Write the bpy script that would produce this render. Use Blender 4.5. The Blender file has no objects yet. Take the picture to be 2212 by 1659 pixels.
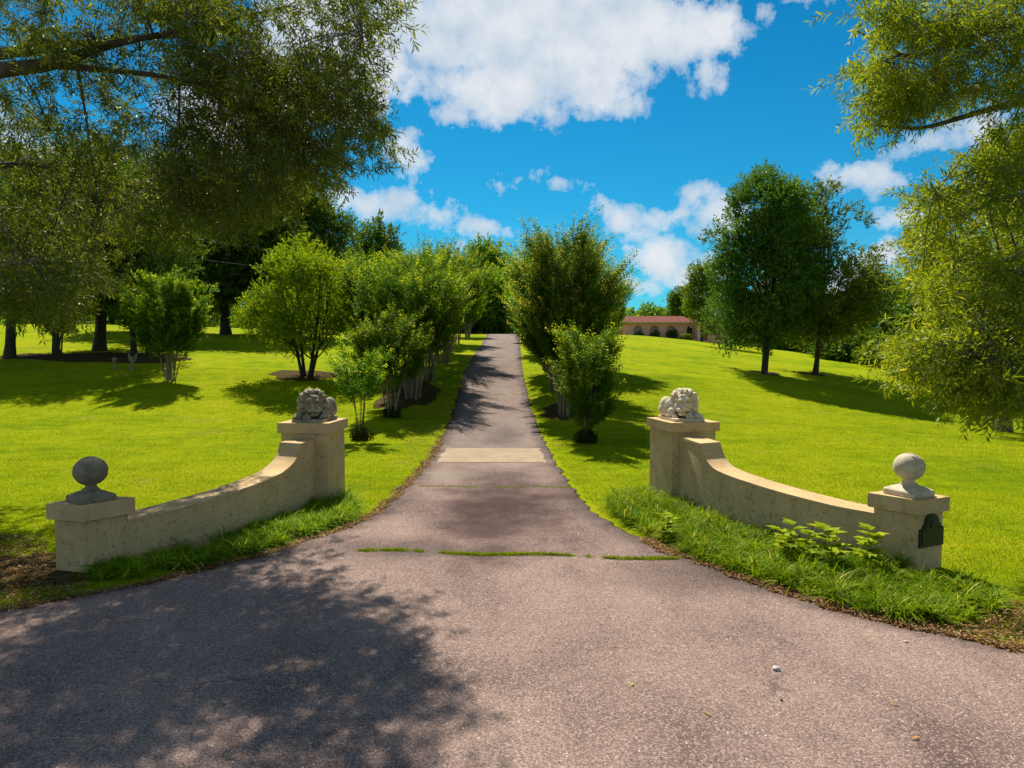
import bpy, bmesh, math, random
import numpy as np
from mathutils import Vector, Matrix, noise as mnoise

scene = bpy.context.scene
COL = scene.collection
R = math.radians
PI = math.pi

# ------------------------------------------------------------------ camera
CAM = np.array([0.0, 0.0, 2.9]); PITCH = R(2.78); FPX = 700.0
cam_d = bpy.data.cameras.new('camera'); cam = bpy.data.objects.new('camera', cam_d); COL.objects.link(cam)
cam.location = CAM; cam.rotation_euler = (PI/2 - PITCH, 0, 0)
cam_d.sensor_width = 36; cam_d.lens = FPX/1024*36; cam_d.clip_start = 0.1; cam_d.clip_end = 3000
scene.camera = cam

# ------------------------------------------------------------------ light and sky
SUN_EL = 50.0; SUN_AZ = -13.0            # degrees; azimuth from +Y (the view) towards +X
scene.view_settings.view_transform = 'Standard'; scene.view_settings.look = 'None'
scene.view_settings.exposure = 0.86; scene.view_settings.gamma = 1
sd = bpy.data.lights.new('sun', 'SUN'); sun = bpy.data.objects.new('sun', sd); COL.objects.link(sun)
sd.energy = 5.0; sd.angle = R(0.53); sd.color = (1.0, 0.93, 0.80)
sv = Vector((math.sin(R(SUN_AZ))*math.cos(R(SUN_EL)), math.cos(R(SUN_AZ))*math.cos(R(SUN_EL)), math.sin(R(SUN_EL))))
sun.rotation_euler = sv.to_track_quat('Z', 'Y').to_euler(); sun.location = sv*60

def ray(px, py):
    x, y = (px-512)/FPX, (384-py)/FPX
    d = np.array([x, math.cos(PITCH)+y*math.sin(PITCH), -math.sin(PITCH)+y*math.cos(PITCH)])
    return d/np.linalg.norm(d)
OV = 1024/2212.0
def rayo(x, y): return ray(x*OV, y*OV)

class NT:
    """small helper to write node trees"""
    def __init__(s, tree): s.t = tree; s.n = tree.nodes; s.l = tree.links
    def new(s, typ, ins=None, **kw):
        n = s.n.new(typ)
        for k, v in kw.items(): setattr(n, k, v)
        for k, v in (ins or {}).items():
            if isinstance(v, bpy.types.NodeSocket): s.l.new(v, n.inputs[k])
            else: n.inputs[k].default_value = v
        return n
    def math(s, op, a, b=0.0, c=0.0, clamp=False):
        n = s.new('ShaderNodeMath', {0: a, 1: b, 2: c}, operation=op); n.use_clamp = clamp; return n.outputs[0]
    def vec(s, op, a, b=(0,0,0)):
        n = s.new('ShaderNodeVectorMath', {0: a, 1: b}, operation=op); return n
    def noise(s, vec, scale, detail=3, rough=0.5, dist=0.0):
        return s.new('ShaderNodeTexNoise', {'Vector': vec, 'Scale': scale, 'Detail': detail, 'Roughness': rough, 'Distortion': dist}).outputs[0]
    def ramp(s, fac, stops, interp='LINEAR'):
        n = s.new('ShaderNodeValToRGB', {0: fac}); cr = n.color_ramp; cr.interpolation = interp
        while len(cr.elements) < len(stops): cr.elements.new(0.5)
        for e, (p, c) in zip(cr.elements, stops):
            e.position = p; e.color = (c, c, c, 1) if isinstance(c, (int, float)) else (*c, 1)
        return n.outputs[0]
    def mix(s, fac, a, b, mode='MIX'):
        n = s.n.new('ShaderNodeMix'); n.data_type = 'RGBA'; n.blend_type = mode
        for i, v in ((0, fac), (6, a), (7, b)):
            if isinstance(v, bpy.types.NodeSocket): s.l.new(v, n.inputs[i])
            else: n.inputs[i].default_value = v if i == 0 else (*v, 1)
        return n.outputs[2]

world = bpy.data.worlds.new('World'); scene.world = world; world.use_nodes = True
def build_world():
    w = NT(world.node_tree); w.n.clear()
    sky = w.new('ShaderNodeTexSky', sky_type='NISHITA'); sky.sun_disc = False
    sky.sun_elevation = R(SUN_EL); sky.sun_rotation = R(SUN_AZ)
    sky.air_density = 1.0; sky.dust_density = 0.3; sky.ozone_density = 3.0; sky.altitude = 300
    hsv = w.new('ShaderNodeHueSaturation', {'Hue': 0.478, 'Saturation': 1.5, 'Value': 0.74, 'Color': sky.outputs[0]})
    tc = w.new('ShaderNodeTexCoord').outputs['Generated']
    sep = w.new('ShaderNodeSeparateXYZ', {0: w.vec('NORMALIZE', tc).outputs[0]})
    az = w.math('ARCTAN2', sep.outputs[0], sep.outputs[1])
    el = w.math('ARCSINE', sep.outputs[2])
    P0 = w.new('ShaderNodeCombineXYZ', {0: az, 1: el, 2: 0.0}).outputs[0]
    wn = w.new('ShaderNodeTexNoise', {'Vector': P0, 'Scale': 9.0, 'Detail': 5.0, 'Roughness': 0.62})
    warp = w.vec('MULTIPLY', w.vec('SUBTRACT', wn.outputs[1], (0.5, 0.5, 0.5)).outputs[0], (0.075, 0.06, 0)).outputs[0]
    P = w.vec('ADD', P0, warp).outputs[0]
    blobs = [(880,30,130,90),(1010,60,190,120),(1230,60,260,140),(1090,180,190,85),(1400,80,190,95),(1030,235,70,36),(1270,165,150,80),
             (1530,60,80,75),(1515,150,45,50),(1150,220,110,40),(1320,215,60,30),(1390,215,24,32),(720,120,190,170),(500,250,150,120),
             (885,330,52,46),(800,215,40,24),(830,445,100,42),(930,462,50,24),(1030,492,58,24),(1010,535,30,20),(760,420,50,20),
             (1102,387,9,5),(1150,382,6,11),(1213,397,18,11),(1258,390,9,7),(1066,404,5,4),
             (1325,475,58,48),(1385,500,50,26),(1510,430,48,28),(1455,465,75,30),(1425,560,75,58),(1480,600,80,45),(1395,615,60,22),(1560,470,60,50),
             (1865,372,80,36),(1795,365,30,16),(1975,303,62,20),(1960,465,60,28),(1900,560,70,40),(1720,8,90,12),(2120,260,70,40),
             (1600,640,90,24),(1250,640,70,20),(180,620,300,60),(60,330,130,60),(1790,620,80,40),(-300,200,300,180),(2600,150,300,140),(2500,600,300,70)]
    dmin = None
    for bx, by, rx, ry in blobs:
        d = rayo(bx, by); a0 = math.atan2(d[0], d[1]); e0 = math.asin(d[2])
        d2 = rayo(bx+rx, by); d3 = rayo(bx, by-ry)
        ra = abs(math.atan2(d2[0], d2[1])-a0); re_ = abs(math.asin(d3[2])-e0)
        q = w.vec('MULTIPLY', w.vec('SUBTRACT', P, (a0, e0, 0)).outputs[0], (1/ra, 1/re_, 0)).outputs[0]
        L = w.vec('LENGTH', q).outputs['Value']
        # distance measured in radians outside the blob rather than in blob radii
        sd_ = w.math('MULTIPLY', w.math('SUBTRACT', L, 1.0), min(ra, re_))
        dmin = sd_ if dmin is None else w.math('SMOOTH_MIN', dmin, sd_, 0.009)
    n2 = w.noise(P0, 26.0, 7, 0.62)
    n3 = w.noise(P0, 3.2, 4, 0.55)
    # broken cloud for the rest of the sky, outside the photograph's field
    away = w.ramp(w.math('ABSOLUTE', az), [(0.78/ PI, 0), (1.0/PI*1.2, 1)])
    away_fac = w.math('DIVIDE', w.math('ABSOLUTE', az), PI)
    aw = w.ramp(away_fac, [(0.26, 0), (0.34, 1)])
    gen = w.math('MULTIPLY', w.ramp(w.noise(P0, 3.0, 6, 0.6), [(0.47, 0), (0.6, 1)]), aw)
    dd = w.math('ADD', dmin, w.math('MULTIPLY', w.math('SUBTRACT', n2, 0.5), 0.085))
    den = w.math('DIVIDE', w.math('SUBTRACT', 0.004, dd), 0.036, clamp=True)
    den = w.math('SMOOTHSTEP', den) if False else w.math('MULTIPLY', den, w.math('SUBTRACT', 2.0, den))
    den = w.math('MAXIMUM', den, gen)
    # milky veil towards the horizon
    veil = w.ramp(sep.outputs[2], [(0.0, 0.62), (0.06, 0.34), (0.2, 0.10), (0.5, 0.0)])
    deep = w.mix(1.0, hsv.outputs[0], (.10, .86, 1.0), 'MULTIPLY')
    skyc = w.mix(veil, deep, (1.6, 4.6, 7.4))
    sh = w.math('ADD', w.math('MULTIPLY', w.noise(P0, 11.0, 5, 0.55), 0.8), w.math('MULTIPLY', n2, 0.35))
    ccol = w.ramp(sh, [(0.36, (0.50, 0.63, 0.78)), (0.52, (0.72, 0.80, 0.88)), (0.68, (0.93, 0.95, 0.97))])
    core = w.math('MULTIPLY', w.math('DIVIDE', w.math('MULTIPLY', dmin, -1.0), 0.12, clamp=True), w.ramp(w.noise(P0, 7.0, 4, .5), [(.40, 1), (.60, .1)]))
    ccol = w.mix(w.math('MULTIPLY', core, .55), ccol, (.58, .68, .82))
    ccol = w.mix(1.0, ccol, (7.3, 7.3, 7.35), 'MULTIPLY')
    col = w.mix(w.math('MULTIPLY', den, 0.97), skyc, ccol)
    bg = w.new('ShaderNodeBackground', {0: col, 1: 0.069})
    out = w.new('ShaderNodeOutputWorld'); w.l.new(bg.outputs[0], out.inputs[0])
build_world()

# ------------------------------------------------------------------ terrain
_ky = np.array([-400,18,24,28,32.5,38,46,56,70,85,100,130,170,300,2000.])
_kz = np.array([0,0,.04,.30,.80,1.60,2.50,3.50,4.50,4.75,4.6,4.2,3.5,2.0,0.])
_ty = np.arange(-50, 320, .25); _tz = np.interp(_ty, _ky, _kz)
_k = np.hanning(25); _k /= _k.sum(); _tz = np.convolve(np.pad(_tz, 12, 'edge'), _k, 'valid')
def T(x, y):
    x = np.asarray(x, float); y = np.asarray(y, float)
    z = np.interp(y, _ty, _tz)
    g = np.clip((y-15)/25, 0, 1); g = g*g*(3-2*g)
    x0 = 7 + np.clip((y-70)/30, 0, 1)*12
    d = x-x0; d = np.where(d > 3, d-1.5, np.where(d > 0, d*d/6, 0)); d = np.minimum(d, 55)
    z = z - .095*d*g
    l = np.clip(-x-4, 0, 40)
    z = z + .026*l*g*np.clip((180-y)/80, 0, 1)
    z = z + .03*np.sin(x*.31+y*.17)*g
    return z
def at(px, py):
    d = ray(px, py); t = 3.0
    while t < 400:
        p = CAM + d*t
        if p[2] < T(p[0], p[1]): break
        t += .1 if t < 60 else .4
    lo, hi = t-.5, t
    for _ in range(24):
        m = (lo+hi)/2; p = CAM+d*m
        if p[2] < T(p[0], p[1]): hi = m
        else: lo = m
    return CAM + d*hi
def ato(x, y): return at(x*OV, y*OV)
def atz(px, py, h):
    d = ray(px, py); return CAM + d*((h-CAM[2])/d[2])
def aty(px, py, Y):                       # the point on a ray at depth Y
    d = ray(px, py); return CAM + d*(Y/d[1])
def atyo(x, y, Y): return aty(x*OV, y*OV, Y)

# ------------------------------------------------------------------ object helpers
def tag(o, label=None, cat=None, group=None, kind=None):
    if label: o['label'] = label
    if cat: o['category'] = cat
    if group: o['group'] = group
    if kind: o['kind'] = kind
    return o
def thing(name, label, cat, loc=(0,0,0), rz=0, group=None):
    o = bpy.data.objects.new(name, None); COL.objects.link(o); o.empty_display_size = .3
    o.location = loc; o.rotation_euler = (0, 0, rz); return tag(o, label, cat, group)
def link(name, me, parent=None):
    o = bpy.data.objects.new(name, me); COL.objects.link(o)
    if parent is not None: o.parent = parent
    return o
def npmesh(name, V, F, mat, parent=None, tint=None, smooth=False, nper=4):
    """V (n,3), F (m,nper) -> one mesh object"""
    V = np.asarray(V, np.float32); F = np.asarray(F, np.int32)
    me = bpy.data.meshes.new(name); me.vertices.add(len(V)); me.vertices.foreach_set('co', V.ravel())
    me.loops.add(F.size); me.loops.foreach_set('vertex_index', F.ravel())
    me.polygons.add(len(F)); me.polygons.foreach_set('loop_start', np.arange(0, F.size, nper, dtype=np.int32))
    me.polygons.foreach_set('loop_total', np.full(len(F), nper, np.int32))
    me.update(calc_edges=True)
    if tint is not None:
        a = me.attributes.new('tint', 'FLOAT', 'FACE'); a.data.foreach_set('value', np.asarray(tint, np.float32))
    me.materials.append(mat)
    if smooth: me.polygons.foreach_set('use_smooth', np.ones(len(F), bool))
    return link(name, me, parent)
def bmobj(name, bm, mat, parent=None, smooth=False):
    bmesh.ops.recalc_face_normals(bm, faces=bm.faces[:])
    me = bpy.data.meshes.new(name); bm.to_mesh(me); bm.free()
    for m in (mat if isinstance(mat, (list, tuple)) else [mat]): me.materials.append(m)
    if smooth: me.polygons.foreach_set('use_smooth', np.ones(len(me.polygons), bool))
    return link(name, me, parent)
def dup(root, loc, rz=0, scale=1.0, label=None, group=None, name=None):
    r = root.copy(); COL.objects.link(r); r.location = loc; r.rotation_euler = (0, 0, rz)
    r.scale = (scale,)*3 if isinstance(scale, (int, float)) else scale
    if label: r['label'] = label
    if group: r['group'] = group
    for ch in list(root.children):
        c = ch.copy(); COL.objects.link(c); c.parent = r
    return r
def add_box(bm, lo, hi, mtx=None):
    vs = [bm.verts.new((x, y, z)) for z in (lo[2], hi[2]) for y in (lo[1], hi[1]) for x in (lo[0], hi[0])]
    if mtx is not None:
        for v in vs: v.co = mtx @ v.co
    for f in ((0,1,3,2),(4,6,7,5),(0,4,5,1),(2,3,7,6),(0,2,6,4),(1,5,7,3)): bm.faces.new([vs[i] for i in f])
    return vs
def add_prism(bm, poly, z0, z1):
    """poly [(x,y)] ; straight sides"""
    a = [bm.verts.new((p[0], p[1], z0)) for p in poly]; b = [bm.verts.new((p[0], p[1], z1)) for p in poly]
    n = len(poly); bm.faces.new(a[::-1]); bm.faces.new(b)
    for i in range(n): bm.faces.new((a[i], a[(i+1) % n], b[(i+1) % n], b[i]))
def lathe(bm, prof, n=24, c=(0,0,0)):
    rings = []
    for r, z in prof: rings.append([bm.verts.new((c[0]+r*math.cos(2*PI*i/n), c[1]+r*math.sin(2*PI*i/n), c[2]+z)) for i in range(n)])
    for a, b in zip(rings, rings[1:]):
        for i in range(n): bm.faces.new((a[i], a[(i+1) % n], b[(i+1) % n], b[i]))
    bm.faces.new(rings[0][::-1]); bm.faces.new(rings[-1])
def bevel(bm, off, seg=2):
    bmesh.ops.bevel(bm, geom=[e for e in bm.edges if e.is_manifold and e.calc_face_angle(0) > .6], offset=off, segments=seg, affect='EDGES', profile=.5)

def tubes(paths, sides=5):
    """paths: list of (pts (k,3), radii (k,)) -> V,F"""
    Vs, Fs, off = [], [], 0
    ang = np.arange(sides)*2*PI/sides; ca, sa = np.cos(ang), np.sin(ang)
    for pts, rad in paths:
        pts = np.asarray(pts, float); rad = np.asarray(rad, float); k = len(pts)
        tg = np.gradient(pts, axis=0); tg /= (np.linalg.norm(tg, axis=1, keepdims=True)+1e-9)
        ref = np.array([0, 0, 1.]) if abs(tg[0][2]) < .8 else np.array([1., 0, 0])
        u = np.cross(tg, ref); u /= (np.linalg.norm(u, axis=1, keepdims=True)+1e-9); v = np.cross(tg, u)
        ring = pts[:, None, :] + rad[:, None, None]*(u[:, None, :]*ca[None, :, None] + v[:, None, :]*sa[None, :, None])
        Vs.append(ring.reshape(-1, 3))
        i = np.arange(k-1)[:, None]*sides; j = np.arange(sides)[None, :]; j2 = (j+1) % sides
        f = np.stack([i+j, i+j2, i+sides+j2, i+sides+j], -1).reshape(-1, 4) + off
        Fs.append(f); off += k*sides
    return np.concatenate(Vs), np.concatenate(Fs)
def unit(v): return v/(np.linalg.norm(v, axis=-1, keepdims=True)+1e-9)
def bez(a, b, c, n):
    t = np.linspace(0, 1, n)[:, None]; return (1-t)**2*a + 2*t*(1-t)*b + t*t*c

def leaf_geo(P, D, N, L, W, fold=.12, wide=.45):
    D = unit(D); S = unit(np.cross(D, N)); N = np.cross(S, D)
    L = np.broadcast_to(np.asarray(L, float), (len(P),))[:, None]; W = np.broadcast_to(np.asarray(W, float), (len(P),))[:, None]
    mid = P + D*L*wide + N*fold*W
    V = np.stack([P, mid+S*W*.5, P+D*L - N*fold*W, mid-S*W*.5], 1).reshape(-1, 3)
    F = np.arange(len(P)*4).reshape(-1, 4)
    return V, F

# ------------------------------------------------------------------ materials
def newmat(name):
    m = bpy.data.materials.new(name); m.use_nodes = True; w = NT(m.node_tree); w.n.clear()
    out = w.new('ShaderNodeOutputMaterial'); return m, w, out
def leafmat(name, dark, light, tip, trans=.45, gloss=.05, tipcut=.9):
    m, w, out = newmat(name)
    t = w.new('ShaderNodeAttribute', attribute_name='tint').outputs['Fac']
    geo = w.new('ShaderNodeNewGeometry')
    pos = w.new('ShaderNodeTexCoord').outputs['Object']
    n = w.noise(pos, 1.1, 2)
    oi = w.new('ShaderNodeObjectInfo').outputs['Random']
    f = w.math('ADD', w.math('MULTIPLY', t, .62), w.math('MULTIPLY', w.math('SUBTRACT', n, .28), .75), clamp=True)
    c = w.ramp(f, [(0.05, dark), (.8, light)])
    tf = w.math('MULTIPLY', w.math('SUBTRACT', t, tipcut), 1/(1.0001-tipcut), clamp=True)
    c = w.mix(tf, c, tip)
    c2 = w.new('ShaderNodeHueSaturation', {'Hue': w.math('ADD', w.math('MULTIPLY', oi, .02), .49), 'Saturation': 1.0,
               'Value': w.math('ADD', w.math('MULTIPLY', oi, .25), .88), 'Color': c}).outputs[0]
    df = w.new('ShaderNodeBsdfDiffuse', {0: c2})
    tc = w.mix(1.0, c2, (1.35, 1.15, .55), 'MULTIPLY')
    tr = w.new('ShaderNodeBsdfTranslucent', {0: tc})
    mx = w.new('ShaderNodeMixShader', {0: trans, 1: df.outputs[0], 2: tr.outputs[0]})
    gl = w.new('ShaderNodeBsdfGlossy', {0: (.8, .95, .6, 1), 'Roughness': .45})
    mx2 = w.new('ShaderNodeMixShader', {0: gloss*.28, 1: mx.outputs[0], 2: gl.outputs[0]})
    w.l.new(mx2.outputs[0], out.inputs[0]); return m
def barkmat(name, c1, c2, scale=6):
    m, w, out = newmat(name); pos = w.new('ShaderNodeTexCoord').outputs['Object']
    mp = w.vec('MULTIPLY', pos, (1, 1, .25)).outputs[0]
    n = w.noise(mp, scale*3, 6, .65); c = w.ramp(n, [(.3, c1), (.7, c2)])
    b = w.new('ShaderNodeBump', {'Strength': .6, 'Distance': .02, 'Height': n})
    p = w.new('ShaderNodeBsdfPrincipled', {'Base Color': c, 'Roughness': .9, 'Normal': b.outputs[0]})
    w.l.new(p.outputs[0], out.inputs[0]); return m
def plainmat(name, c, rough=.6, metal=0, var=.15, scale=12, bump=.0, spec=.3):
    m, w, out = newmat(name); pos = w.new('ShaderNodeTexCoord').outputs['Object']
    n = w.noise(pos, scale, 5, .6)
    lo = tuple(x*(1-var) for x in c); hi = tuple(min(1, x*(1+var)) for x in c)
    col = w.ramp(n, [(.3, lo), (.7, hi)])
    ins = {'Base Color': col, 'Roughness': rough, 'Metallic': metal, 'Specular IOR Level': spec}
    if bump: ins['Normal'] = w.new('ShaderNodeBump', {'Strength': bump, 'Distance': .01, 'Height': n}).outputs[0]
    p = w.new('ShaderNodeBsdfPrincipled', ins); w.l.new(p.outputs[0], out.inputs[0]); return m

def lawn_mat():
    m, w, out = newmat('lawn'); pos = w.new('ShaderNodeTexCoord').outputs['Object']
    big = w.noise(pos, .22, 4, .6); mid = w.noise(pos, 1.6, 5, .65); fine = w.noise(pos, 38, 3, .7); vf = w.noise(pos, 130, 2, .7)
    stre = w.noise(w.vec('MULTIPLY', pos, (.5, 2.2, 1)).outputs[0], .9, 4, .6)
    f = w.math('ADD', w.math('MULTIPLY', big, .45), w.math('MULTIPLY', mid, .4))
    f = w.math('ADD', f, w.math('MULTIPLY', stre, .25))
    c = w.ramp(f, [(.36, (.09, .17, .003)), (.47, (.20, .275, .003)), (.56, (.32, .37, .004)), (.68, (.42, .41, .012))])
    ff = w.math('ADD', w.math('MULTIPLY', fine, .6), w.math('MULTIPLY', vf, .5))
    c = w.mix(w.ramp(ff, [(.42, .75), (.66, 0.0)]), c, (.06, .11, .003))
    # thin, dry patches
    dry = w.ramp(w.noise(pos, .55, 5, .7, .5), [(.60, 0), (.74, .8)])
    c = w.mix(dry, c, (.25, .19, .05))
    sp = w.ramp(w.noise(pos, 5.5, 4, .7), [(.62, 0), (.72, .6)])
    c = w.mix(sp, c, (.10, .12, .01))
    b = w.new('ShaderNodeBump', {'Strength': .75, 'Distance': .05, 'Height': ff})
    p = w.new('ShaderNodeBsdfPrincipled', {'Base Color': c, 'Roughness': .95, 'Specular IOR Level': .01, 'Normal': b.outputs[0]})
    w.l.new(p.outputs[0], out.inputs[0]); return m
def asphalt_mat():
    m, w, out = newmat('asphalt'); pos = w.new('ShaderNodeTexCoord').outputs['Object']
    big = w.noise(pos, .35, 4, .6); st = w.noise(w.vec('MULTIPLY', pos, (1.1, .45, 1)).outputs[0], .8, 5, .6)
    c = w.ramp(w.math('ADD', w.math('MULTIPLY', big, .5), w.math('MULTIPLY', st, .5)),
               [(.34, (.11, .072, .064)), (.5, (.25, .172, .142)), (.66, (.34, .24, .19))])
    sepY = w.new('ShaderNodeSeparateXYZ', {0: pos}).outputs[1]
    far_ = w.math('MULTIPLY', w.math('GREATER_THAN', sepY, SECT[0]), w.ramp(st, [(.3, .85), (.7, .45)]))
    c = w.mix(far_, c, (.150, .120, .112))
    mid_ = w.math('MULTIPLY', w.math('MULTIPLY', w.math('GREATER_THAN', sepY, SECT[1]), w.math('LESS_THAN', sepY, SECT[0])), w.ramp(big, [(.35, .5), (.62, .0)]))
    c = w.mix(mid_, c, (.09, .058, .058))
    # aggregate
    vo = w.new('ShaderNodeTexVoronoi', {'Vector': pos, 'Scale': 85.0}, feature='F1')
    cell = w.new('ShaderNodeSeparateColor', {0: vo.outputs['Color']}).outputs[0]
    c = w.mix(w.ramp(cell, [(0, .65), (.45, .0)]), c, (.045, .036, .038))
    c = w.mix(w.ramp(cell, [(.70, 0), (.93, .6)]), c, (.48, .36, .30))
    vo2 = w.new('ShaderNodeTexVoronoi', {'Vector': pos, 'Scale': 30.0}, feature='F1')
    c2 = w.new('ShaderNodeSeparateColor', {0: vo2.outputs['Color']}).outputs[1]
    spk = w.math('MULTIPLY', w.ramp(c2, [(.955, 0), (.965, 1)], 'CONSTANT'), w.ramp(vo2.outputs['Distance'], [(.16, 1), (.24, 0)]))
    c = w.mix(spk, c, (.70, .68, .64))
    # dark worn stains in the wheel-less middle of the drive, in front of the slab
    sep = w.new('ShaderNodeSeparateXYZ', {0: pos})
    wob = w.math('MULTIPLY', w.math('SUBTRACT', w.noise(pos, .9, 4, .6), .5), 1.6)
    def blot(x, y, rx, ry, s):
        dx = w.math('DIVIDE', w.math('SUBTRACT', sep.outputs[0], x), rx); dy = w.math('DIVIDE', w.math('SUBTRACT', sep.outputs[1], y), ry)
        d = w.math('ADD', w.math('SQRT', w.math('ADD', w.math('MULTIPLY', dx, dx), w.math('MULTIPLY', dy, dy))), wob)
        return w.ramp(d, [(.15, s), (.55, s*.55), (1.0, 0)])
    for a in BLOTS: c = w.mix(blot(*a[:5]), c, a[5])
    eg = w.new('ShaderNodeAttribute', attribute_name='edge').outputs['Fac']
    eg = w.math('ADD', eg, w.math('MULTIPLY', w.math('SUBTRACT', w.noise(pos, 1.2, 5, .65), .5), .7))
    c = w.mix(w.ramp(eg, [(.0, .72), (.42, .0)]), c, (.060, .045, .042))
    # fine cracks
    ck = w.new('ShaderNodeTexVoronoi', {'Vector': w.vec('ADD', pos, w.vec('MULTIPLY', w.new('ShaderNodeTexNoise', {'Vector': pos, 'Scale': 1.5, 'Detail': 4.0}).outputs[1], (1.2, 1.2, 0)).outputs[0]).outputs[0], 'Scale': .38}, feature='DISTANCE_TO_EDGE')
    c = w.mix(w.math('MULTIPLY', w.ramp(ck.outputs[0], [(0, .8), (.008, 0)]), w.ramp(w.noise(pos, .6, 2), [(.56, 0), (.66, .8)])), c, (.035, .028, .03))
    ht = w.math('ADD', w.math('MULTIPLY', cell, .6), w.noise(pos, 160, 2, .6))
    b = w.new('ShaderNodeBump', {'Strength': .75, 'Distance': .010, 'Height': ht})
    p = w.new('ShaderNodeBsdfPrincipled', {'Base Color': c, 'Roughness': .92, 'Specular IOR Level': .06, 'Normal': b.outputs[0]})
    w.l.new(p.outputs[0], out.inputs[0]); return m
def stucco_mat(name, base, bumpy=1.0, grime=(.16, .14, .10)):
    m, w, out = newmat(name); pos = w.new('ShaderNodeTexCoord').outputs['Object']
    n1 = w.noise(pos, 1.8, 5, .6); n2 = w.noise(pos, 9, 5, .65, .6)
    c = w.ramp(n1, [(.3, tuple(x*.82 for x in base)), (.7, tuple(x*1.1 for x in base))])
    # trowel skips: thin bent ridges
    wv = w.vec('ADD', pos, w.vec('MULTIPLY', w.new('ShaderNodeTexNoise', {'Vector': pos, 'Scale': 6.0, 'Detail': 3.0}).outputs[1], (.25, .25, .25)).outputs[0]).outputs[0]
    ed = w.new('ShaderNodeTexVoronoi', {'Vector': wv, 'Scale': 11.0}, feature='DISTANCE_TO_EDGE').outputs[0]
    line = w.math('MULTIPLY', w.ramp(ed, [(0, 1), (.035, 0)]), w.ramp(n2, [(.50, 0), (.60, 1)]))
    c = w.mix(w.math('MULTIPLY', line, .24), c, tuple(x*.45 for x in base))
    streak = w.ramp(w.noise(w.vec('MULTIPLY', pos, (5, 5, .7)).outputs[0], 1.4, 5, .7), [(.56, 0), (.80, .40)])
    c = w.mix(streak, c, grime)
    h = w.math('ADD', w.math('MULTIPLY', line, -.8), w.math('MULTIPLY', w.noise(pos, 24, 5, .7), .8))
    b = w.new('ShaderNodeBump', {'Strength': .8*bumpy, 'Distance': .022, 'Height': h})
    p = w.new('ShaderNodeBsdfPrincipled', {'Base Color': c, 'Roughness': .95, 'Specular IOR Level': .05, 'Normal': b.outputs[0]})
    w.l.new(p.outputs[0], out.inputs[0]); return m

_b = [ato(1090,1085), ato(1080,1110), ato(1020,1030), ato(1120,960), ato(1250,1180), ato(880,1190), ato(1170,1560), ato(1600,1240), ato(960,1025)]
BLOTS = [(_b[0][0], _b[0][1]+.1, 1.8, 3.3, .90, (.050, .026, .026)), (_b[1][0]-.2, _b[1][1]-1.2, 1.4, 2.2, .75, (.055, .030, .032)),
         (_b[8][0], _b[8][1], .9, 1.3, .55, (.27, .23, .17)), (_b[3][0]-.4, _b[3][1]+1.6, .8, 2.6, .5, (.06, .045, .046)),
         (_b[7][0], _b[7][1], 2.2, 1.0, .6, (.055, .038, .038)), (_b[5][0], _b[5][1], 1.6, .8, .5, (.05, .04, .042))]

SECT = [ato(1070, 985)[1], ato(1110, 1206)[1]]
M = {}
M['lawn'] = lawn_mat(); M['asphalt'] = asphalt_mat()
M['concrete'] = stucco_mat('concrete_slab', (.32, .24, .165), .25, (.26, .21, .15))
M['stucco'] = stucco_mat('stucco', (.58, .41, .20), 1.25)
M['cap'] = stucco_mat('cap_stucco', (.55, .385, .20), .8)
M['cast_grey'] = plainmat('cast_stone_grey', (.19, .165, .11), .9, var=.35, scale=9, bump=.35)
M['statue'] = plainmat('statue_stone', (.20, .19, .12), .9, var=.3, scale=12, bump=.3)
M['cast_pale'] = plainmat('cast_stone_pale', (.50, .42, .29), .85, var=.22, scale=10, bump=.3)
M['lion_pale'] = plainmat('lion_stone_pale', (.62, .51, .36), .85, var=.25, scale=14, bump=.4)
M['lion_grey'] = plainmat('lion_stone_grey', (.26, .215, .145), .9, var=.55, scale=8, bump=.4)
M['bronze'] = plainmat('plaque_metal', (.022, .028, .018), .45, .3, .5, 30, .3)
M['bark'] = barkmat('bark', (.035, .026, .018), (.10, .08, .058))
M['bark_pale'] = barkmat('bark_pale', (.12, .09, .055), (.28, .225, .14), 3)
M['bark_dark'] = barkmat('bark_dark', (.018, .014, .010), (.05, .040, .030))
M['mulch'] = plainmat('mulch', (.060, .042, .014), .95, var=.8, scale=14, bump=.6, spec=.02)
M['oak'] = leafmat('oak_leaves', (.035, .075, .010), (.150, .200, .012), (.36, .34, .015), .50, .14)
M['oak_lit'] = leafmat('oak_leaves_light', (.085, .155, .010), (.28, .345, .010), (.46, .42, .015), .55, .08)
M['myrtle'] = leafmat('myrtle_leaves', (.030, .105, .006), (.150, .280, .010), (.44, .52, .02), .48, .05, .86)
M['myrtle_dark'] = leafmat('myrtle_leaves_dark', (.028, .090, .010), (.135, .250, .014), (.46, .46, .03), .5, .06, .88)
M['pear'] = leafmat('pear_leaves', (0.0388, 0.1085, 0.0186), (0.1037, 0.1891, 0.0195), (.20, .22, .03), 0.46, .08, .93)
M['pear_light'] = leafmat('pear_leaves_light', (0.0543, 0.124, 0.0155), (0.1525, 0.2135, 0.0146), (.30, .25, .03), 0.5, .07, .92)
M['round'] = leafmat('round_tree_leaves', (0.0775, 0.186, 0.0078), (0.244, 0.366, 0.0098), (.40, .42, .02), 0.55, .05, .92)
M['wood'] = leafmat('woodland_leaves', (.035, .090, .014), (.110, .195, .018), (.22, .25, .02), .45, .07, .92)
M['woodl'] = leafmat('woodland_leaves_light', (.06, .14, .012), (.19, .28, .014), (.34, .34, .03), .48, .06, .92)
M['far'] = leafmat('far_leaves', (0.0775, 0.1705, 0.0279), (0.1708, 0.2684, 0.0268), (.25, .28, .03), 0.53, .02, .92)
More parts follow.
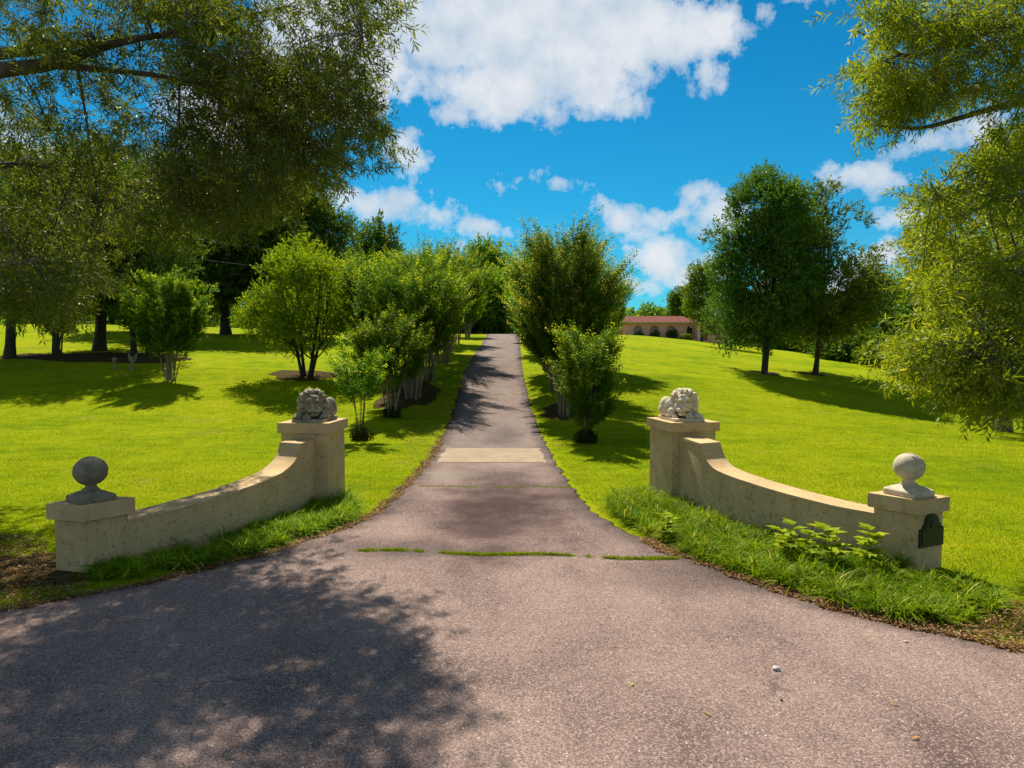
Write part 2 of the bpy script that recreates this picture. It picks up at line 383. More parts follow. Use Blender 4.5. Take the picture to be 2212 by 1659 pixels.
M['liriope'] = leafmat('border_grass_blades', (.045, .115, .004), (.25, .36, .008), (.55, .48, .12), .42, .03, .93)
M['blade'] = leafmat('lawn_blades', (.10, .17, .003), (.30, .365, .004), (.40, .37, .02), .4, .03, .94)
M['weed'] = leafmat('weed_leaves', (.20, .32, .01), (.42, .52, .02), (.4, .45, .03), .5, .04, .95)
M['litter'] = leafmat('dead_leaves', (.10, .050, .025), (.36, .22, .10), (.50, .38, .2), .15, .02, .85)
M['basal'] = leafmat('basal_shoots', (.022, .022, .010), (.05, .075, .015), (.10, .05, .02), .2, .02, .85)

# ------------------------------------------------------------------ the ground, the drive, the slab
def grid_axis(parts):
    out = []
    for a, b, s in parts: out += list(np.arange(a, b, s))
    return np.array(out + [parts[-1][1]])
gx = grid_axis([(-900,-200,100),(-200,-60,10),(-60,-24,2),(-24,24,.75),(24,60,2),(60,200,10),(200,900,100)])
gy = grid_axis([(-300,-30,30),(-30,0,3),(0,60,.75),(60,130,1.5),(130,320,10),(320,1500,120)])
GX, GY = np.meshgrid(gx, gy); GZ = T(GX, GY)
nx, ny = len(gx), len(gy)
idx = np.arange(nx*ny).reshape(ny, nx)
F = np.stack([idx[:-1,:-1], idx[:-1,1:], idx[1:,1:], idx[1:,:-1]], -1).reshape(-1, 4)
o = npmesh('lawn', np.stack([GX, GY, GZ], -1).reshape(-1, 3), F, M['lawn'], smooth=True)
tag(o, 'wide bright green lawn rolling up on both sides of the drive', 'lawn', kind='structure')

le = [ato(*p)[:2] for p in [(0,1325),(250,1278),(450,1232),(560,1205),(640,1178),(720,1152),(790,1126),(830,1098),(862,1068),(895,1035),(925,1000),(945,972),(960,940),(976,905),(984,880),(990,855),(998,825),(1003,805),(1022,770),(1040,745),(1053,724)]]
re = [ato(*p)[:2] for p in [(2212,1412),(2000,1368),(1900,1345),(1700,1290),(1560,1235),(1440,1195),(1370,1160),(1300,1122),(1262,1090),(1238,1060),(1215,1025),(1197,998),(1183,970),(1168,940),(1155,905),(1146,880),(1140,853),(1133,825),(1129,805),(1125,770),(1123,745),(1121,726)]]
le = [(-80,-6),(-30,3.4),(-12,6.6)] + [tuple(p) for p in le] + [(le[-1][0]-.6, 74), (le[-1][0]-5, 84)]
re = [(80,-12),(30,-1.5),(12,4.4)] + [tuple(p) for p in re] + [(re[-1][0]-.2, 74), (re[-1][0]-3, 84)]
le = np.array(le); re = np.array(re)
le = le[np.argsort(le[:, 1])]; re = re[np.argsort(re[:, 1])]
def edge_noise(y, s): return .035*np.sin(y*5.1+s)+.03*np.sin(y*11.7+s*2.3)+.02*np.sin(y*23.0+s)
def xl(y): return np.interp(y, le[:,1], le[:,0]) + edge_noise(y, 1)*np.clip(y/8, 0, 1)
def xr(y): return np.interp(y, re[:,1], re[:,0]) + edge_noise(y, 4)*np.clip(y/8, 0, 1)
def strip(name, y0, y1, dy, ncol, lift, mat, inset=0.0, noise_end=None):
    ys = np.arange(y0, y1+1e-6, dy); a = xl(ys)+inset; b = xr(ys)-inset; t = np.linspace(0, 1, ncol)
    t = t if ncol < 20 else .5-.5*np.cos(t*PI); X = a[:, None]*(1-t)+b[:, None]*t; Y = np.repeat(ys[:, None], ncol, 1)
    Z = T(X, Y)+lift
    Z[:, 0] -= lift*.9; Z[:, -1] -= lift*.9
    n = len(ys); id_ = np.arange(n*ncol).reshape(n, ncol)
    F = np.stack([id_[:-1,:-1], id_[:-1,1:], id_[1:,1:], id_[1:,:-1]], -1).reshape(-1, 4)
    ob = npmesh(name, np.stack([X, Y, Z], -1).reshape(-1, 3), F, mat, smooth=True)
    at_ = ob.data.attributes.new('edge', 'FLOAT', 'POINT'); at_.data.foreach_set('value', np.minimum(X-a[:, None], b[:, None]-X).astype(np.float32).ravel())
    return ob
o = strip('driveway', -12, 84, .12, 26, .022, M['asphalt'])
tag(o, 'reddish grey asphalt drive flaring out towards the street', 'driveway', kind='structure')
ys0 = ato(1070, 1001)[1]; ys1 = ato(1070, 970)[1]
o = strip('concrete_slab', ys0, ys1, (ys1-ys0)/8, 14, .030, M['concrete'], .06)
tag(o, 'pale beige concrete slab crossing the drive', 'slab', kind='structure')

# ------------------------------------------------------------------ gate: pillars, walls, finials, lions
def quad_pts(mid, a, b):
    """front corner and the two corners beside it -> 4 corners"""
    mid, a, b = (np.array(p[:2]) for p in (mid, a, b)); return [mid, b, a+b-mid, a]
def inset(q, d):
    q = [np.array(p) for p in q]; out = []
    for i in range(4):
        p, pa, pb = q[i], q[i-1], q[(i+1) % 4]
        u = (pa-p)/np.linalg.norm(pa-p); v = (pb-p)/np.linalg.norm(pb-p)
        s = abs(u[0]*v[1]-u[1]*v[0]); out.append(p+(u+v)*d/s)
    return out
def pillar(name, label, q, h, capt, over):
    c = sum(q)/4
    t = thing(name, label, 'pillar', (c[0], c[1], 0))
    loc = [p-c for p in q]
    bm = bmesh.new(); add_prism(bm, inset(loc, over), -.3, h-capt); bevel(bm, .012); bmobj('shaft', bm, M['stucco'], t)
    bm = bmesh.new(); add_prism(bm, loc, h-capt, h); bevel(bm, .010); bmobj('cap', bm, M['cap'], t)
    return t, c
S = 1/3
HI, HOL, HOR = 1.53, .92, .955
q_il = quad_pts(atz(329,423.4,HI), atz(276.9,423.0,HI), atz(347.8,418,HI))
q_ir = quad_pts(atz(670.8,423,HI), atz(646.5,417.3,HI), atz(719.9,422.1,HI))
q_ol = quad_pts(atz(82.6,505.7,HOL), atz(45.9,503.2,HOL), atz(135,497.3,HOL))
q_or = quad_pts(atz(919.2,500.8,HOR), atz(867.9,492.6,HOR), atz(950.1,496.6,HOR))
pil_il, c_il = pillar('gate_pillar', 'tall stucco gate pillar under the dark weathered lion', q_il, HI, .19, .055)
pil_ir, c_ir = pillar('gate_pillar', 'tall stucco gate pillar right of the drive, under the pale lion', q_ir, HI, .17, .055)
pil_ol, c_ol = pillar('gate_pillar', 'low shaded stucco end pillar topped by the dark grey stone ball', q_ol, HOL, .21, .05)
pil_or, c_or = pillar('gate_pillar', 'low stucco end pillar with the arched plaque and pale stone ball', q_or, HOR, .19, .05)
for p in (pil_il, pil_ir, pil_ol, pil_or): p['group'] = 'stucco gate pillars'

def wall(label, A, B, prof, bw, thick, side):
    """A front start at the tall pillar, B front end at the low pillar; body lies on side of the front line"""
    A = np.array(A[:2]); B = np.array(B[:2]); L = np.linalg.norm(B-A); u = (B-A)/L; n = np.array([-u[1], u[0]])*side
    ss = np.unique(np.concatenate([np.linspace(0, L, 50), np.linspace(.5, 1.6, 34)]))
    hs = np.interp(ss, [p[0] for p in prof], [p[1] for p in prof]); sm = np.interp(np.linspace(0, L, 400), ss, hs); kk = np.hanning(17); kk /= kk.sum()
    h2 = np.interp(ss, np.linspace(0, L, 400), np.convolve(np.pad(sm, 8, 'edge'), kk, 'valid')); hs = np.where(ss > prof[1][0]+.12, h2, hs); bow = bw*np.sin(ss/L*PI)
    c = (A+B)/2
    t = tag(thing('garden_wall', label, 'wall', (c[0], c[1], 0), group='swooping stucco gate walls'))
    for nm, z0f, zt, off, mat in (('wall_body', -.3, -.012, 0, 'stucco'), ('coping', None, 0, -.012, 'cap')):
        V, Fc = [], []
        for s, h, b in zip(ss, hs, bow):
            f = A+u*s-n*b + n*(off) - c; k = f+n*(thick-2*off)
            lo = z0f if z0f is not None else h-.035
            V += [(*f, lo), (*k, lo), (*k, h+zt-(0.0 if z0f is None else .02)), (*f, h+zt-(0.0 if z0f is None else .02))]
        m_ = len(ss)
        for i in range(m_-1):
            for j in range(4): Fc.append((i*4+j, i*4+(j+1) % 4, i*4+4+(j+1) % 4, i*4+4+j))
        Fc += [(0,1,2,3), tuple((m_-1)*4+j for j in (3,2,1,0))]
        bm = bmesh.new(); vs = [bm.verts.new(v) for v in V]
        for f in Fc: bm.faces.new([vs[i] for i in f])
        bevel(bm, .006, 2) if nm == 'coping' else None
        bmobj(nm, bm, M[mat], t)
    return t
# left: front face starts on the tall pillar's front; right: the mirror of it
shaft_il = inset(list(q_il), .055); shaft_ir = inset(list(q_ir), .055)
shaft_ol = inset(list(q_ol), .05); shaft_or = inset(list(q_or), .05)
def lerp(a, b, t): return np.array(a)*(1-t)+np.array(b)*t
A_l = lerp(shaft_il[0], shaft_il[3], .27); B_l = lerp(shaft_ol[0], shaft_ol[1], .98)
A_r = lerp(shaft_ir[0], shaft_ir[1], .16); B_r = lerp(shaft_or[3], shaft_or[0], .05)
wall('stucco wall left of the drive, curving down from the lion pillar in dappled shade', A_l, B_l, [(0,1.235),(.60,1.225),(.635,1.15),(.68,1.08),(.75,1.00),(.86,.93),(1.05,.865),(1.25,.815),(1.6,.775),(2.0,.744),(2.43,.71),(3.44,.645),(4.2,.62)], .30, .44, -1)
wall('stucco wall right of the drive with a sunlit coping curving down to the plaque pillar', A_r, B_r, [(0,1.275),(.94,1.262),(.985,1.17),(1.05,1.085),(1.13,1.01),(1.25,.94),(1.4,.888),(1.7,.852),(2.13,.82),(3.0,.745),(3.66,.692),(4.2,.68)], .42, .42, 1)

def finial(label, c, q, h, mat, r=.20, base=.5):
    ang = math.atan2(q[1][1]-q[0][1], q[1][0]-q[0][0])
    t = thing('ball_finial', label, 'finial', (c[0], c[1], h), ang, 'stone ball finials')
    bm = bmesh.new(); s = base/2
    # stepped square base with a sloped top
    lv = [(s*.97, 0), (s, .015), (s, .062), (s*.96, .078), (s*.62, .118), (s*.40, .135), (s*.34, .16)]
    rings = []
    for rr, z in lv:
        k = .12*rr; pts = [(rr-k,-rr),(rr,-rr+k),(rr,rr-k),(rr-k,rr),(-rr+k,rr),(-rr,rr-k),(-rr,-rr+k),(-rr+k,-rr)]
        rings.append([bm.verts.new((x, y, z)) for x, y in pts])
    for a, b in zip(rings, rings[1:]):
        for i in range(8): bm.faces.new((a[i], a[(i+1) % 8], b[(i+1) % 8], b[i]))
    bm.faces.new(rings[0][::-1]); bm.faces.new(rings[-1])
    bmobj('base', bm, mat, t)
    bm = bmesh.new()
    prof = [(.095, .150), (.085, .165), (.068, .185), (.066, .20), (.075, .212)]
    for i in range(3, 33):
        a = -PI/2 + i*PI/33
        prof.append((r*math.cos(a), .20+r*.92 + r*.94*math.sin(a)))
    prof = [p for k, p in enumerate(prof) if k < 5 or p[1] > .222]
    prof.append((.004, .20+r*.92+r*.94)); lathe(bm, prof, 40); bmobj('ball', bm, mat, t, True)
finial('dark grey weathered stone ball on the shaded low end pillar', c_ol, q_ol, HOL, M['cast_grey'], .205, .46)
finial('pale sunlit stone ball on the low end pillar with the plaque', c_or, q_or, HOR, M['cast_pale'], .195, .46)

# plaque on the right face of the low right pillar
def plaque():
    a, b = np.array(shaft_or[0]), np.array(shaft_or[1]); L = np.linalg.norm(b-a); u = (b-a)/L; n = np.array([u[1], -u[0]])
    pts = [(-.235, 0), (.235, 0), (.235, .245), (.175, .245), (.165, .30)]
    for i in range(0, 13):
        th = i*PI/12; pts.append((.14*math.cos(th), .30+.135*math.sin(th)**.8 if 0 < i < 12 else .30))
    pts += [(-.165, .30), (-.175, .245), (-.235, .245)]
    t = thing('plaque', 'dark metal arched plaque fixed to the low end pillar on the right', 'plaque', (*(a+u*L*.53+n*.002), .315))
    def shape(nm, sc, y0, y1):
        bm = bmesh.new(); cy = .2
        def P(x, z, d): q = u*(x*sc)+n*d; return (q[0], q[1], cy+(z-cy)*sc)
        f0 = [bm.verts.new(P(x, z, y0)) for x, z in pts]; f1 = [bm.verts.new(P(x, z, y1)) for x, z in pts]
        bm.faces.new(f0); bm.faces.new(f1[::-1])
        for i in range(len(pts)): bm.faces.new((f0[i], f0[(i+1) % len(pts)], f1[(i+1) % len(pts)], f1[i]))
        return bmobj(nm, bm, M['bronze'], t)
    shape('back_plate', 1.0, 0, .022); shape('raised_panel', .84, .018, .030)
    bm = bmesh.new()
    for i in range(20):
        pass
    lathe(bm, [(.055, 0), (.055, .008), (.045, .014), (.004, .016)], 24)
    o = bmobj('medallion', bm, M['bronze'], t)
    nn = Vector((n[0], n[1], 0)); o.rotation_euler = nn.to_track_quat('Z', 'Y').to_euler(); o.location = Vector((n[0]*.029, n[1]*.029, .30))
plaque()

def lion(label, c, q, h, mat, mirror, sc=1.0):
    ang = math.atan2(q[0][1]-q[3][1], q[0][0]-q[3][0]) if mirror else math.atan2(q[1][1]-q[0][1], q[1][0]-q[0][0])
    t = thing('lion_statue', label, 'lion statue', (c[0], c[1], h), ang, 'sleeping stone lions on the gate pillars')
    bm = bmesh.new(); sx = -1 if mirror else 1
    def ell(p, r, rot=(0,0,0)):
        m = Matrix.Translation((p[0], p[1], p[2])) @ Matrix.Rotation(rot[2], 4, 'Z') @ Matrix.Rotation(rot[1], 4, 'Y') @ Matrix.Rotation(rot[0], 4, 'X') @ Matrix.Diagonal((*r, 1))
        bmesh.ops.create_icosphere(bm, subdivisions=3, radius=1, matrix=m)
    Z = .05
    # body, haunch and legs behind the mane
    ell((-.06,.33,.21+Z), (.23,.25,.18)); ell((-.12,.20,.19+Z), (.19,.2,.19)); ell((-.20,.40,.20+Z), (.12,.16,.20), (0,0,.1)); ell((-.24,.41,.14+Z),(.10,.15,.14))
    ell((-.255,.20,.055+Z), (.062,.17,.05)); ell((-.26,.06,.045+Z), (.06,.075,.045)); ell((.16,.36,.16+Z), (.12,.2,.16))
    ell((-.225,.06,.12+Z), (.075,.13,.10), (.3,0,0)); ell((-.21,-.02,.06+Z), (.07,.10,.05))
    ell((.26,.42,.05+Z), (.03,.18,.03), (0,0,.3))
    # mane: a thick collar round and behind the face
    ell((.09,.11,.33+Z), (.22,.23,.25)); ell((.15,.04,.19+Z), (.175,.20,.19)); ell((.0,.14,.38+Z), (.20,.19,.19)); ell((.13,.12,.40+Z),(.17,.17,.17))
    ell((.06,.0,.50+Z), (.17,.12,.075), (0,.15,0)); ell((.22,-.02,.27+Z), (.09,.12,.20)); ell((-.13,.06,.42+Z), (.08,.11,.11)); ell((.17,-.04,.42+Z), (.10,.10,.10))
    # face, turned inwards and sunk on the paws
    ell((-.06,-.115,.345+Z), (.14,.13,.13))                                     # skull
    ell((-.085,-.225,.285+Z), (.050,.125,.066), (.80,0,-.20))                    # bridge of the nose
    ell((-.105,-.300,.212+Z), (.054,.034,.030))                                 # nose
    ell((-.055,-.240,.172+Z), (.070,.078,.055), (0,0,.3)); ell((-.155,-.230,.172+Z), (.060,.078,.053), (0,0,-.3)); ell((-.095,-.15,.20+Z), (.10,.10,.10))
    ell((-.10,-.195,.100+Z), (.085,.075,.052))                                  # chin
    ell((.03,-.13,.22+Z), (.075,.075,.10)); ell((-.165,-.10,.22+Z), (.055,.07,.10))
    ell((.010,-.225,.380+Z), (.066,.036,.026), (0,.25,.25)); ell((-.145,-.210,.368+Z), (.050,.036,.026), (0,-.35,-.3)); ell((-.06,-.15,.435+Z), (.09,.055,.040))
    # ears
    ell((.125,-.10,.485+Z), (.050,.026,.048), (0,.4,.4)); ell((-.165,-.05,.475+Z), (.040,.028,.045))
    # paws with toes
    for px_ in (.04, .225):
        ell((px_,-.16,.060+Z), (.082,.13,.060))
        for k in range(4): ell((px_-.063+k*.042, -.285+abs(k-1.5)*.010, .036+Z), (.0195,.046,.036))
    for k in range(3): ell((-.255+k*.036, -.12, .03+Z), (.017,.035,.030))
    for v in bm.verts: v.co.x *= sx
    if mirror: bmesh.ops.reverse_faces(bm, faces=bm.faces[:])
    me = bpy.data.meshes.new('tmp'); bm.to_mesh(me); bm.free()
    tmp = bpy.data.objects.new('tmp', me); COL.objects.link(tmp)
    md = tmp.modifiers.new('r', 'REMESH'); md.mode = 'VOXEL'; md.voxel_size = .0075
    sm = tmp.modifiers.new('s', 'SMOOTH'); sm.iterations = 2; sm.factor = .5
    dg = bpy.context.evaluated_depsgraph_get(); me2 = bpy.data.meshes.new_from_object(tmp.evaluated_get(dg)); bpy.data.objects.remove(tmp)
    n = len(me2.vertices); co = np.empty(n*3, np.float32); me2.vertices.foreach_get('co', co); co = co.reshape(-1, 3).astype(float)
    no = np.empty(n*3, np.float32); me2.vertices.foreach_get('normal', no); no = no.reshape(-1, 3)
    cx = co[:, 0]*sx; cy = co[:, 1]; cz = co[:, 2]-Z
    # locks of the mane run back from the face
    fx, fy, fz = -.055, -.20, .29
    dx, dy, dz = cx-fx, cy-fy, cz-fz
    th = np.arctan2(dz, dx); rr = np.sqrt(dx*dx+dz*dz+.4*dy*dy)
    wob = np.array([mnoise.noise(Vector(p)*9) for p in co]); wob2 = np.array([mnoise.noise(Vector(p)*22) for p in co])
    mask = np.clip((rr-.175)/.04, 0, 1)*np.clip((.36-cy)/.10, 0, 1)*np.clip((cz-.075)/.04, 0, 1)*np.clip((cx+.22)/.05, 0, 1)
    mask *= 1-np.clip((-.16-cx)/.06, 0, 1)*np.clip((.33-cz)/.05, 0, 1)
    lock = np.abs(np.sin(th*9+wob*2.6+rr*9)); disp = (1-lock)**1.4*-.042+.012 + wob2*.006
    fine_ = np.sin(th*34+wob*8)*.003
    face = (1-mask)*wob2*.003
    # brow furrows
    br = np.exp(-((cx+.05)/.09)**2-((cz-.40)/.05)**2)*(cy < -.08)*np.sin(cz*190)*.006
    rib = np.clip((-.10-cx)/.05, 0, 1)*np.clip((cy-.05)/.05, 0, 1)*np.clip((.3-cy)/.05, 0, 1)*np.sin((cy+cz*.6)*110)*.006
    co += no*((disp+fine_)*mask+face+br+rib)[:, None]
    # mouth line and eye slits
    mo = np.exp(-((cz-.135-.010*np.cos((cx+.10)*45))/.015)**2)*(np.abs(cx+.10) < .11)*(cy < -.16)
    ey = np.exp(-((cz-.322)/.022)**2)*((np.abs(cx-.0) < .045) | (np.abs(cx+.150) < .035))*(cy < -.13)
    co -= no*(mo*.038+ey*.036)[:, None]
    me2.vertices.foreach_set('co', co.astype(np.float32).ravel())
    me2.materials.clear(); me2.materials.append(mat); me2.polygons.foreach_set('use_smooth', np.ones(len(me2.polygons), bool)); me2.update()
    b = link('lion_body', me2, t)
    bm = bmesh.new(); add_box(bm, (-.31, -.325, 0), (.31, .56, .058)); bevel(bm, .012); pl = bmobj('plinth', bm, mat, t)
    if mirror: pl.location.x = 0
    t.scale = (sc,)*3
    for ch in (b, pl): ch.location.y = -.10
    return t
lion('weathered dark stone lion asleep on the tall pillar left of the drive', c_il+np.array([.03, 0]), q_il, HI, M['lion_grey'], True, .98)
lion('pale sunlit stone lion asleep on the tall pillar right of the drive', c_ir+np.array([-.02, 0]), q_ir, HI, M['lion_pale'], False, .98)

# ------------------------------------------------------------------ grass, borders, litter
def in_poly(x, y, poly):
    poly = np.array(poly); n = len(poly); c = np.zeros(len(x), bool); j = n-1
    for i in range(n):
        xi, yi = poly[i]; xj, yj = poly[j]
        k = ((yi > y) != (yj > y)) & (x < (xj-xi)*(y-yi)/(yj-yi+1e-12)+xi); c ^= k; j = i
    return c
def sample_poly(rng, poly, n):
    poly = np.array(poly); lo = poly.min(0); hi = poly.max(0); out = np.zeros((0, 2))
    while len(out) < n:
        p = lo+(hi-lo)*rng.random((n*2, 2)); out = np.concatenate([out, p[in_poly(p[:,0], p[:,1], poly)]])
    return out[:n]
def blades(rng, xy, H, W, bend, seg, mat, name, tint=None):
    """arching strips: seg quads each"""
    n = len(xy); z = T(xy[:,0], xy[:,1])
    az = rng.random(n)*2*PI; d = np.stack([np.cos(az), np.sin(az)], 1); s = np.stack([-d[:,1], d[:,0]], 1)
    L = []
    for k in range(seg+1):
        t = k/seg; hz = H*(t - .42*bend*t*t*1.3); ou = H*bend*(t**1.8)*.85
        w_ = W*(1-t**2)*.5+W*.05
        c = np.stack([xy[:,0]+d[:,0]*ou, xy[:,1]+d[:,1]*ou, z+hz-.01], 1)
        o_ = np.stack([s[:,0]*w_, s[:,1]*w_, np.zeros(n)], 1)
        L.append(c-o_); L.append(c+o_)
    V = np.stack(L, 1).reshape(-1, 3); m_ = 2*(seg+1); base = np.arange(n)[:, None]*m_
    F = np.concatenate([np.concatenate([base+2*k, base+2*k+1, base+2*k+3, base+2*k+2], 1)[:, None, :] for k in range(seg)], 1).reshape(-1, 4)
    tt = np.repeat(rng.random(n)**1.2 if tint is None else tint, seg)
    return npmesh(name, V, F, mat, tint=tt)
rng = np.random.default_rng(5)
# border grass along the walls
bl = [ato(*p)[:2] for p in [(778,1098),(752,1130),(640,1165),(540,1200),(430,1226),(330,1243),(205,1256),(190,1236)]] + [B_l+np.array([.0,.25]), lerp(A_l,B_l,.75)+np.array([.22,-.04]), lerp(A_l,B_l,.5)+np.array([.30,-.06]), lerp(A_l,B_l,.25)+np.array([.22,-.04]), A_l+np.array([.05,-.02]), np.array(shaft_il[0])+np.array([0,-.04]), np.array(shaft_il[1])+np.array([.12,-.1])]
br_ = [ato(*p)[:2] for p in [(1300,1080),(1335,1122),(1400,1158),(1500,1205),(1650,1262),(1800,1310),(1960,1350),(2140,1352),(2160,1300),(2070,1262)]] + [np.array(shaft_or[0])+np.array([0,-.06]), np.array(B_r)+np.array([.0,-.1]), lerp(A_r,B_r,.75)+np.array([-.28,-.12]), lerp(A_r,B_r,.5)+np.array([-.40,-.18]), lerp(A_r,B_r,.25)+np.array([-.28,-.12]), np.array(A_r)+np.array([-.05,0]), np.array(shaft_ir[0])+np.array([0,-.04]), np.array(shaft_ir[3])+np.array([-.15,-.1])]
def border(poly, ntuft, nb, label, H):
    c = sample_poly(rng, poly, ntuft); xy = np.repeat(c, nb, 0)+rng.normal(0, .028, (ntuft*nb, 2))
    hh = np.repeat(H*(.55+.6*rng.random(ntuft)), nb)*(.6+.5*rng.random(len(xy)))
    tt = np.clip(np.repeat(rng.random(ntuft), nb)*.7+.3*rng.random(len(xy)), 0, 1); tt = tt**1.2; tt[rng.random(len(xy)) < .04] = 1
    o = blades(rng, xy, hh, .015, .45+1.0*rng.random(len(xy)), 4, M['liriope'], 'border_grass', tt)
    tag(o, label, 'grass', kind='stuff')
border(bl, 330, 30, 'shaded tufts of long arching grass along the foot of the left wall', .36)
border(br_, 640, 30, 'long bright arching border grass along the foot of the right wall', .40)
# dead leaves along the edges of the asphalt
def litter(side, y0, y1, n, w0, label):
    y = y0+(y1-y0)*rng.random(n)**1.4; e = xl(y) if side < 0 else xr(y)
    x = e+side*(rng.random(n)**1.5*w0-.05)
    P = np.stack([x, y, T(x, y)+.022+.02*rng.random(n)], 1)
    D = rng.normal(0, 1, (n, 3)); D[:,2] *= .25; N = rng.normal(0, .35, (n, 3))+np.array([0,0,1])
    V, F = leaf_geo(P, D, N, .03+.05*rng.random(n), .012+.012*rng.random(n), .3)
    o = npmesh('leaf_litter', V, F, M['litter'], tint=rng.random(n)); tag(o, label, 'dead leaves', kind='stuff')
litter(-1, 6.8, 22, 6000, .20, 'brown dead leaves gathered along the left edge of the asphalt')
litter(1, 5.5, 10.6, 6500, .28, 'brown dead leaves gathered along the right edge of the asphalt')
for side, lab in ((-1, 'bare brown soil strip beside the left edge of the drive'), (1, 'bare brown soil strip beside the right edge of the drive')):
    ys = np.arange(5.0, 40, .15); f = xl if side < 0 else xr; e = f(ys)
    wd = (.16+.10*np.sin(ys*2.3+side)+.07*np.sin(ys*6.1))*np.clip((48-ys)/25, .3, 1)
    wd = np.maximum(wd, .03)*(.9 if side > 0 else .6)*np.where((ys > 9.8) & (side > 0), .22, 1)
    X = np.stack([e-side*.12, e+side*wd*.5, e+side*wd], 1); Y = np.repeat(ys[:, None], 3, 1); Z = T(X, Y)+np.array([.008, .012, .004])
    i_ = np.arange(len(ys)*3).reshape(-1, 3); F = np.stack([i_[:-1,:-1], i_[:-1,1:], i_[1:,1:], i_[1:,:-1]], -1).reshape(-1, 4)
    tag(npmesh('soil_strip', np.stack([X, Y, Z], -1).reshape(-1, 3), F, M['mulch']), lab, 'soil', kind='structure')
# grass in the joints of the drive
def joint(xo0, xo1, yo, n, h, label, spans=None):
    a = ato(xo0, yo[0]); b = ato(xo1, yo[1]); t = rng.random(n); msk = (np.sin(t*9)+np.sin(t*23+1)+np.sin(t*41) > -1.1) if spans is None else sum(((t > p) & (t < q) for p, q in spans)) > 0
    t = t[msk]; xy = a[:2]*(1-t[:, None])+b[:2]*t[:, None]+rng.normal(0, 1, (len(t), 2))*(.016+.030*np.abs(np.sin(t*37)*np.sin(t*91+1)))[:, None]; xy[:,1] += .05*np.sin(xy[:,0]*3); keep = rng.random(len(t)) < .35+.65*np.abs(np.sin(t*58+np.sin(t*130))); xy = xy[keep]; t = t[keep]
    o = blades(rng, xy, h*(.5+rng.random(len(t))), .008, .3+.6*rng.random(len(t)), 2, M['blade'], 'joint_grass')
    o.location.z = .02; tag(o, label, 'grass', kind='stuff')
joint(775, 1490, (1192, 1212), 12000, .050, 'thin line of grass sprouting from the nearest joint across the drive', [(.0, .05), (.07, .15), (.17, .20), (.255, .43), (.44, .63), (.64, .66), (.70, .71), (.745, .97)])
joint(905, 1235, (1053, 1055), 3500, .035, 'thin line of grass sprouting from the joint in front of the slab')
joint(945, 1190, (1001.5, 1001.5), 1200, .02, 'sparse grass along the near edge of the concrete slab')
joint(945, 1185, (969, 969.5), 1100, .02, 'sparse grass along the far edge of the concrete slab')
joint(1000, 1140, (853, 853), 2200, .04, 'thin line of grass across the drive beyond the slab')
# blades standing on the nearer lawn
n = 900000
yy = 7+31*rng.random(n)**1.25; xx = (rng.random(n)*2-1)*(yy*.80+1.0)
ok = (xx < xl(yy)-.12) | (xx > xr(yy)+.14)
for q in (q_il, q_ir, q_ol, q_or): ok &= ~in_poly(xx, yy, q)
for A_, B_ in ((A_l, B_l), (A_r, B_r)):
    ok &= ~in_poly(xx, yy, [A_, B_, B_+np.array([.0,.5]), A_+np.array([np.sign(A_[0])*.5, 0])])
ok &= ~in_poly(xx, yy, bl); ok &= ~in_poly(xx, yy, br_)
xy = np.stack([xx, yy], 1)[ok]
patch = .5+.5*np.sin(xy[:,0]*1.3+np.sin(xy[:,1]*.9)*2)*np.sin(xy[:,1]*1.1+.5)
o = blades(rng, xy, (.022+.03*rng.random(len(xy)))*(1+.4*patch), .008+.00025*xy[:,1], .3+.7*rng.random(len(xy)), 1, M['blade'], 'lawn_grass', np.clip(rng.random(len(xy))*.8+.15*patch, 0, 1)**1.1)
tag(o, 'short bright mown grass blades covering the nearer lawn', 'grass', kind='stuff')
# the odd broad-leaved weeds in the right border
def weed(x, y, s, label):
    p = at(x*OV, y*OV); t = thing('weed', label, 'weed', (p[0], p[1], T(p[0], p[1])))
    r2 = np.random.default_rng(int(x)); paths = []; P=[]; D=[]; N=[]; L=[]; W=[]
    for k in range(2):
        a = r2.random()*6.28; top = np.array([.10*math.cos(a)*s, .10*math.sin(a)*s, (.42+.12*r2.random())*s])
        pts = bez(np.zeros(3), np.array([0, 0, .25*s]), top, 5); paths.append((pts, np.linspace(.007, .003, 5)*s))
        for i in range(7):
            tt = .35+.65*i/6; b = pts[0]*(1-tt)**2+2*tt*(1-tt)*np.array([0,0,.25*s])+tt*tt*top
            aa = i*2.4+k; d = np.array([math.cos(aa), math.sin(aa), .35+.5*(tt > .8)])
            for q_ in (-.55, 0, .55):               # three lobes to a leaf
                dd = np.array([math.cos(aa+q_), math.sin(aa+q_), .3]); P.append(b); D.append(dd); N.append([-.3*d[0], -.3*d[1], 1]); L.append((.22 if q_ == 0 else .15)*s); W.append(.12*s)
    V, F = tubes(paths, 5); npmesh('stem', V, F, M['weed'], t, tint=np.full(len(F), .3))
    V, F = leaf_geo(np.array(P), np.array(D), np.array(N), L, W); npmesh('foliage', V, F, M['weed'], t, tint=r2.random(len(F)))
    t['group'] = 'broad leaved weeds in the right border'
weed(1437, 1172, .75, 'small broad-leaved weed alone in the border grass, nearest the drive')
weed(1700, 1215, 1.0, 'bright broad-leaved weed against the right wall, first of the row of four')
weed(1745, 1222, .85, 'bright broad-leaved weed against the right wall, second of the row of four')
weed(1800, 1232, 1.15, 'bright broad-leaved weed against the right wall, third and tallest of the row of four')
weed(1868, 1240, 1.1, 'bright broad-leaved weed against the right wall, beside the plaque pillar')

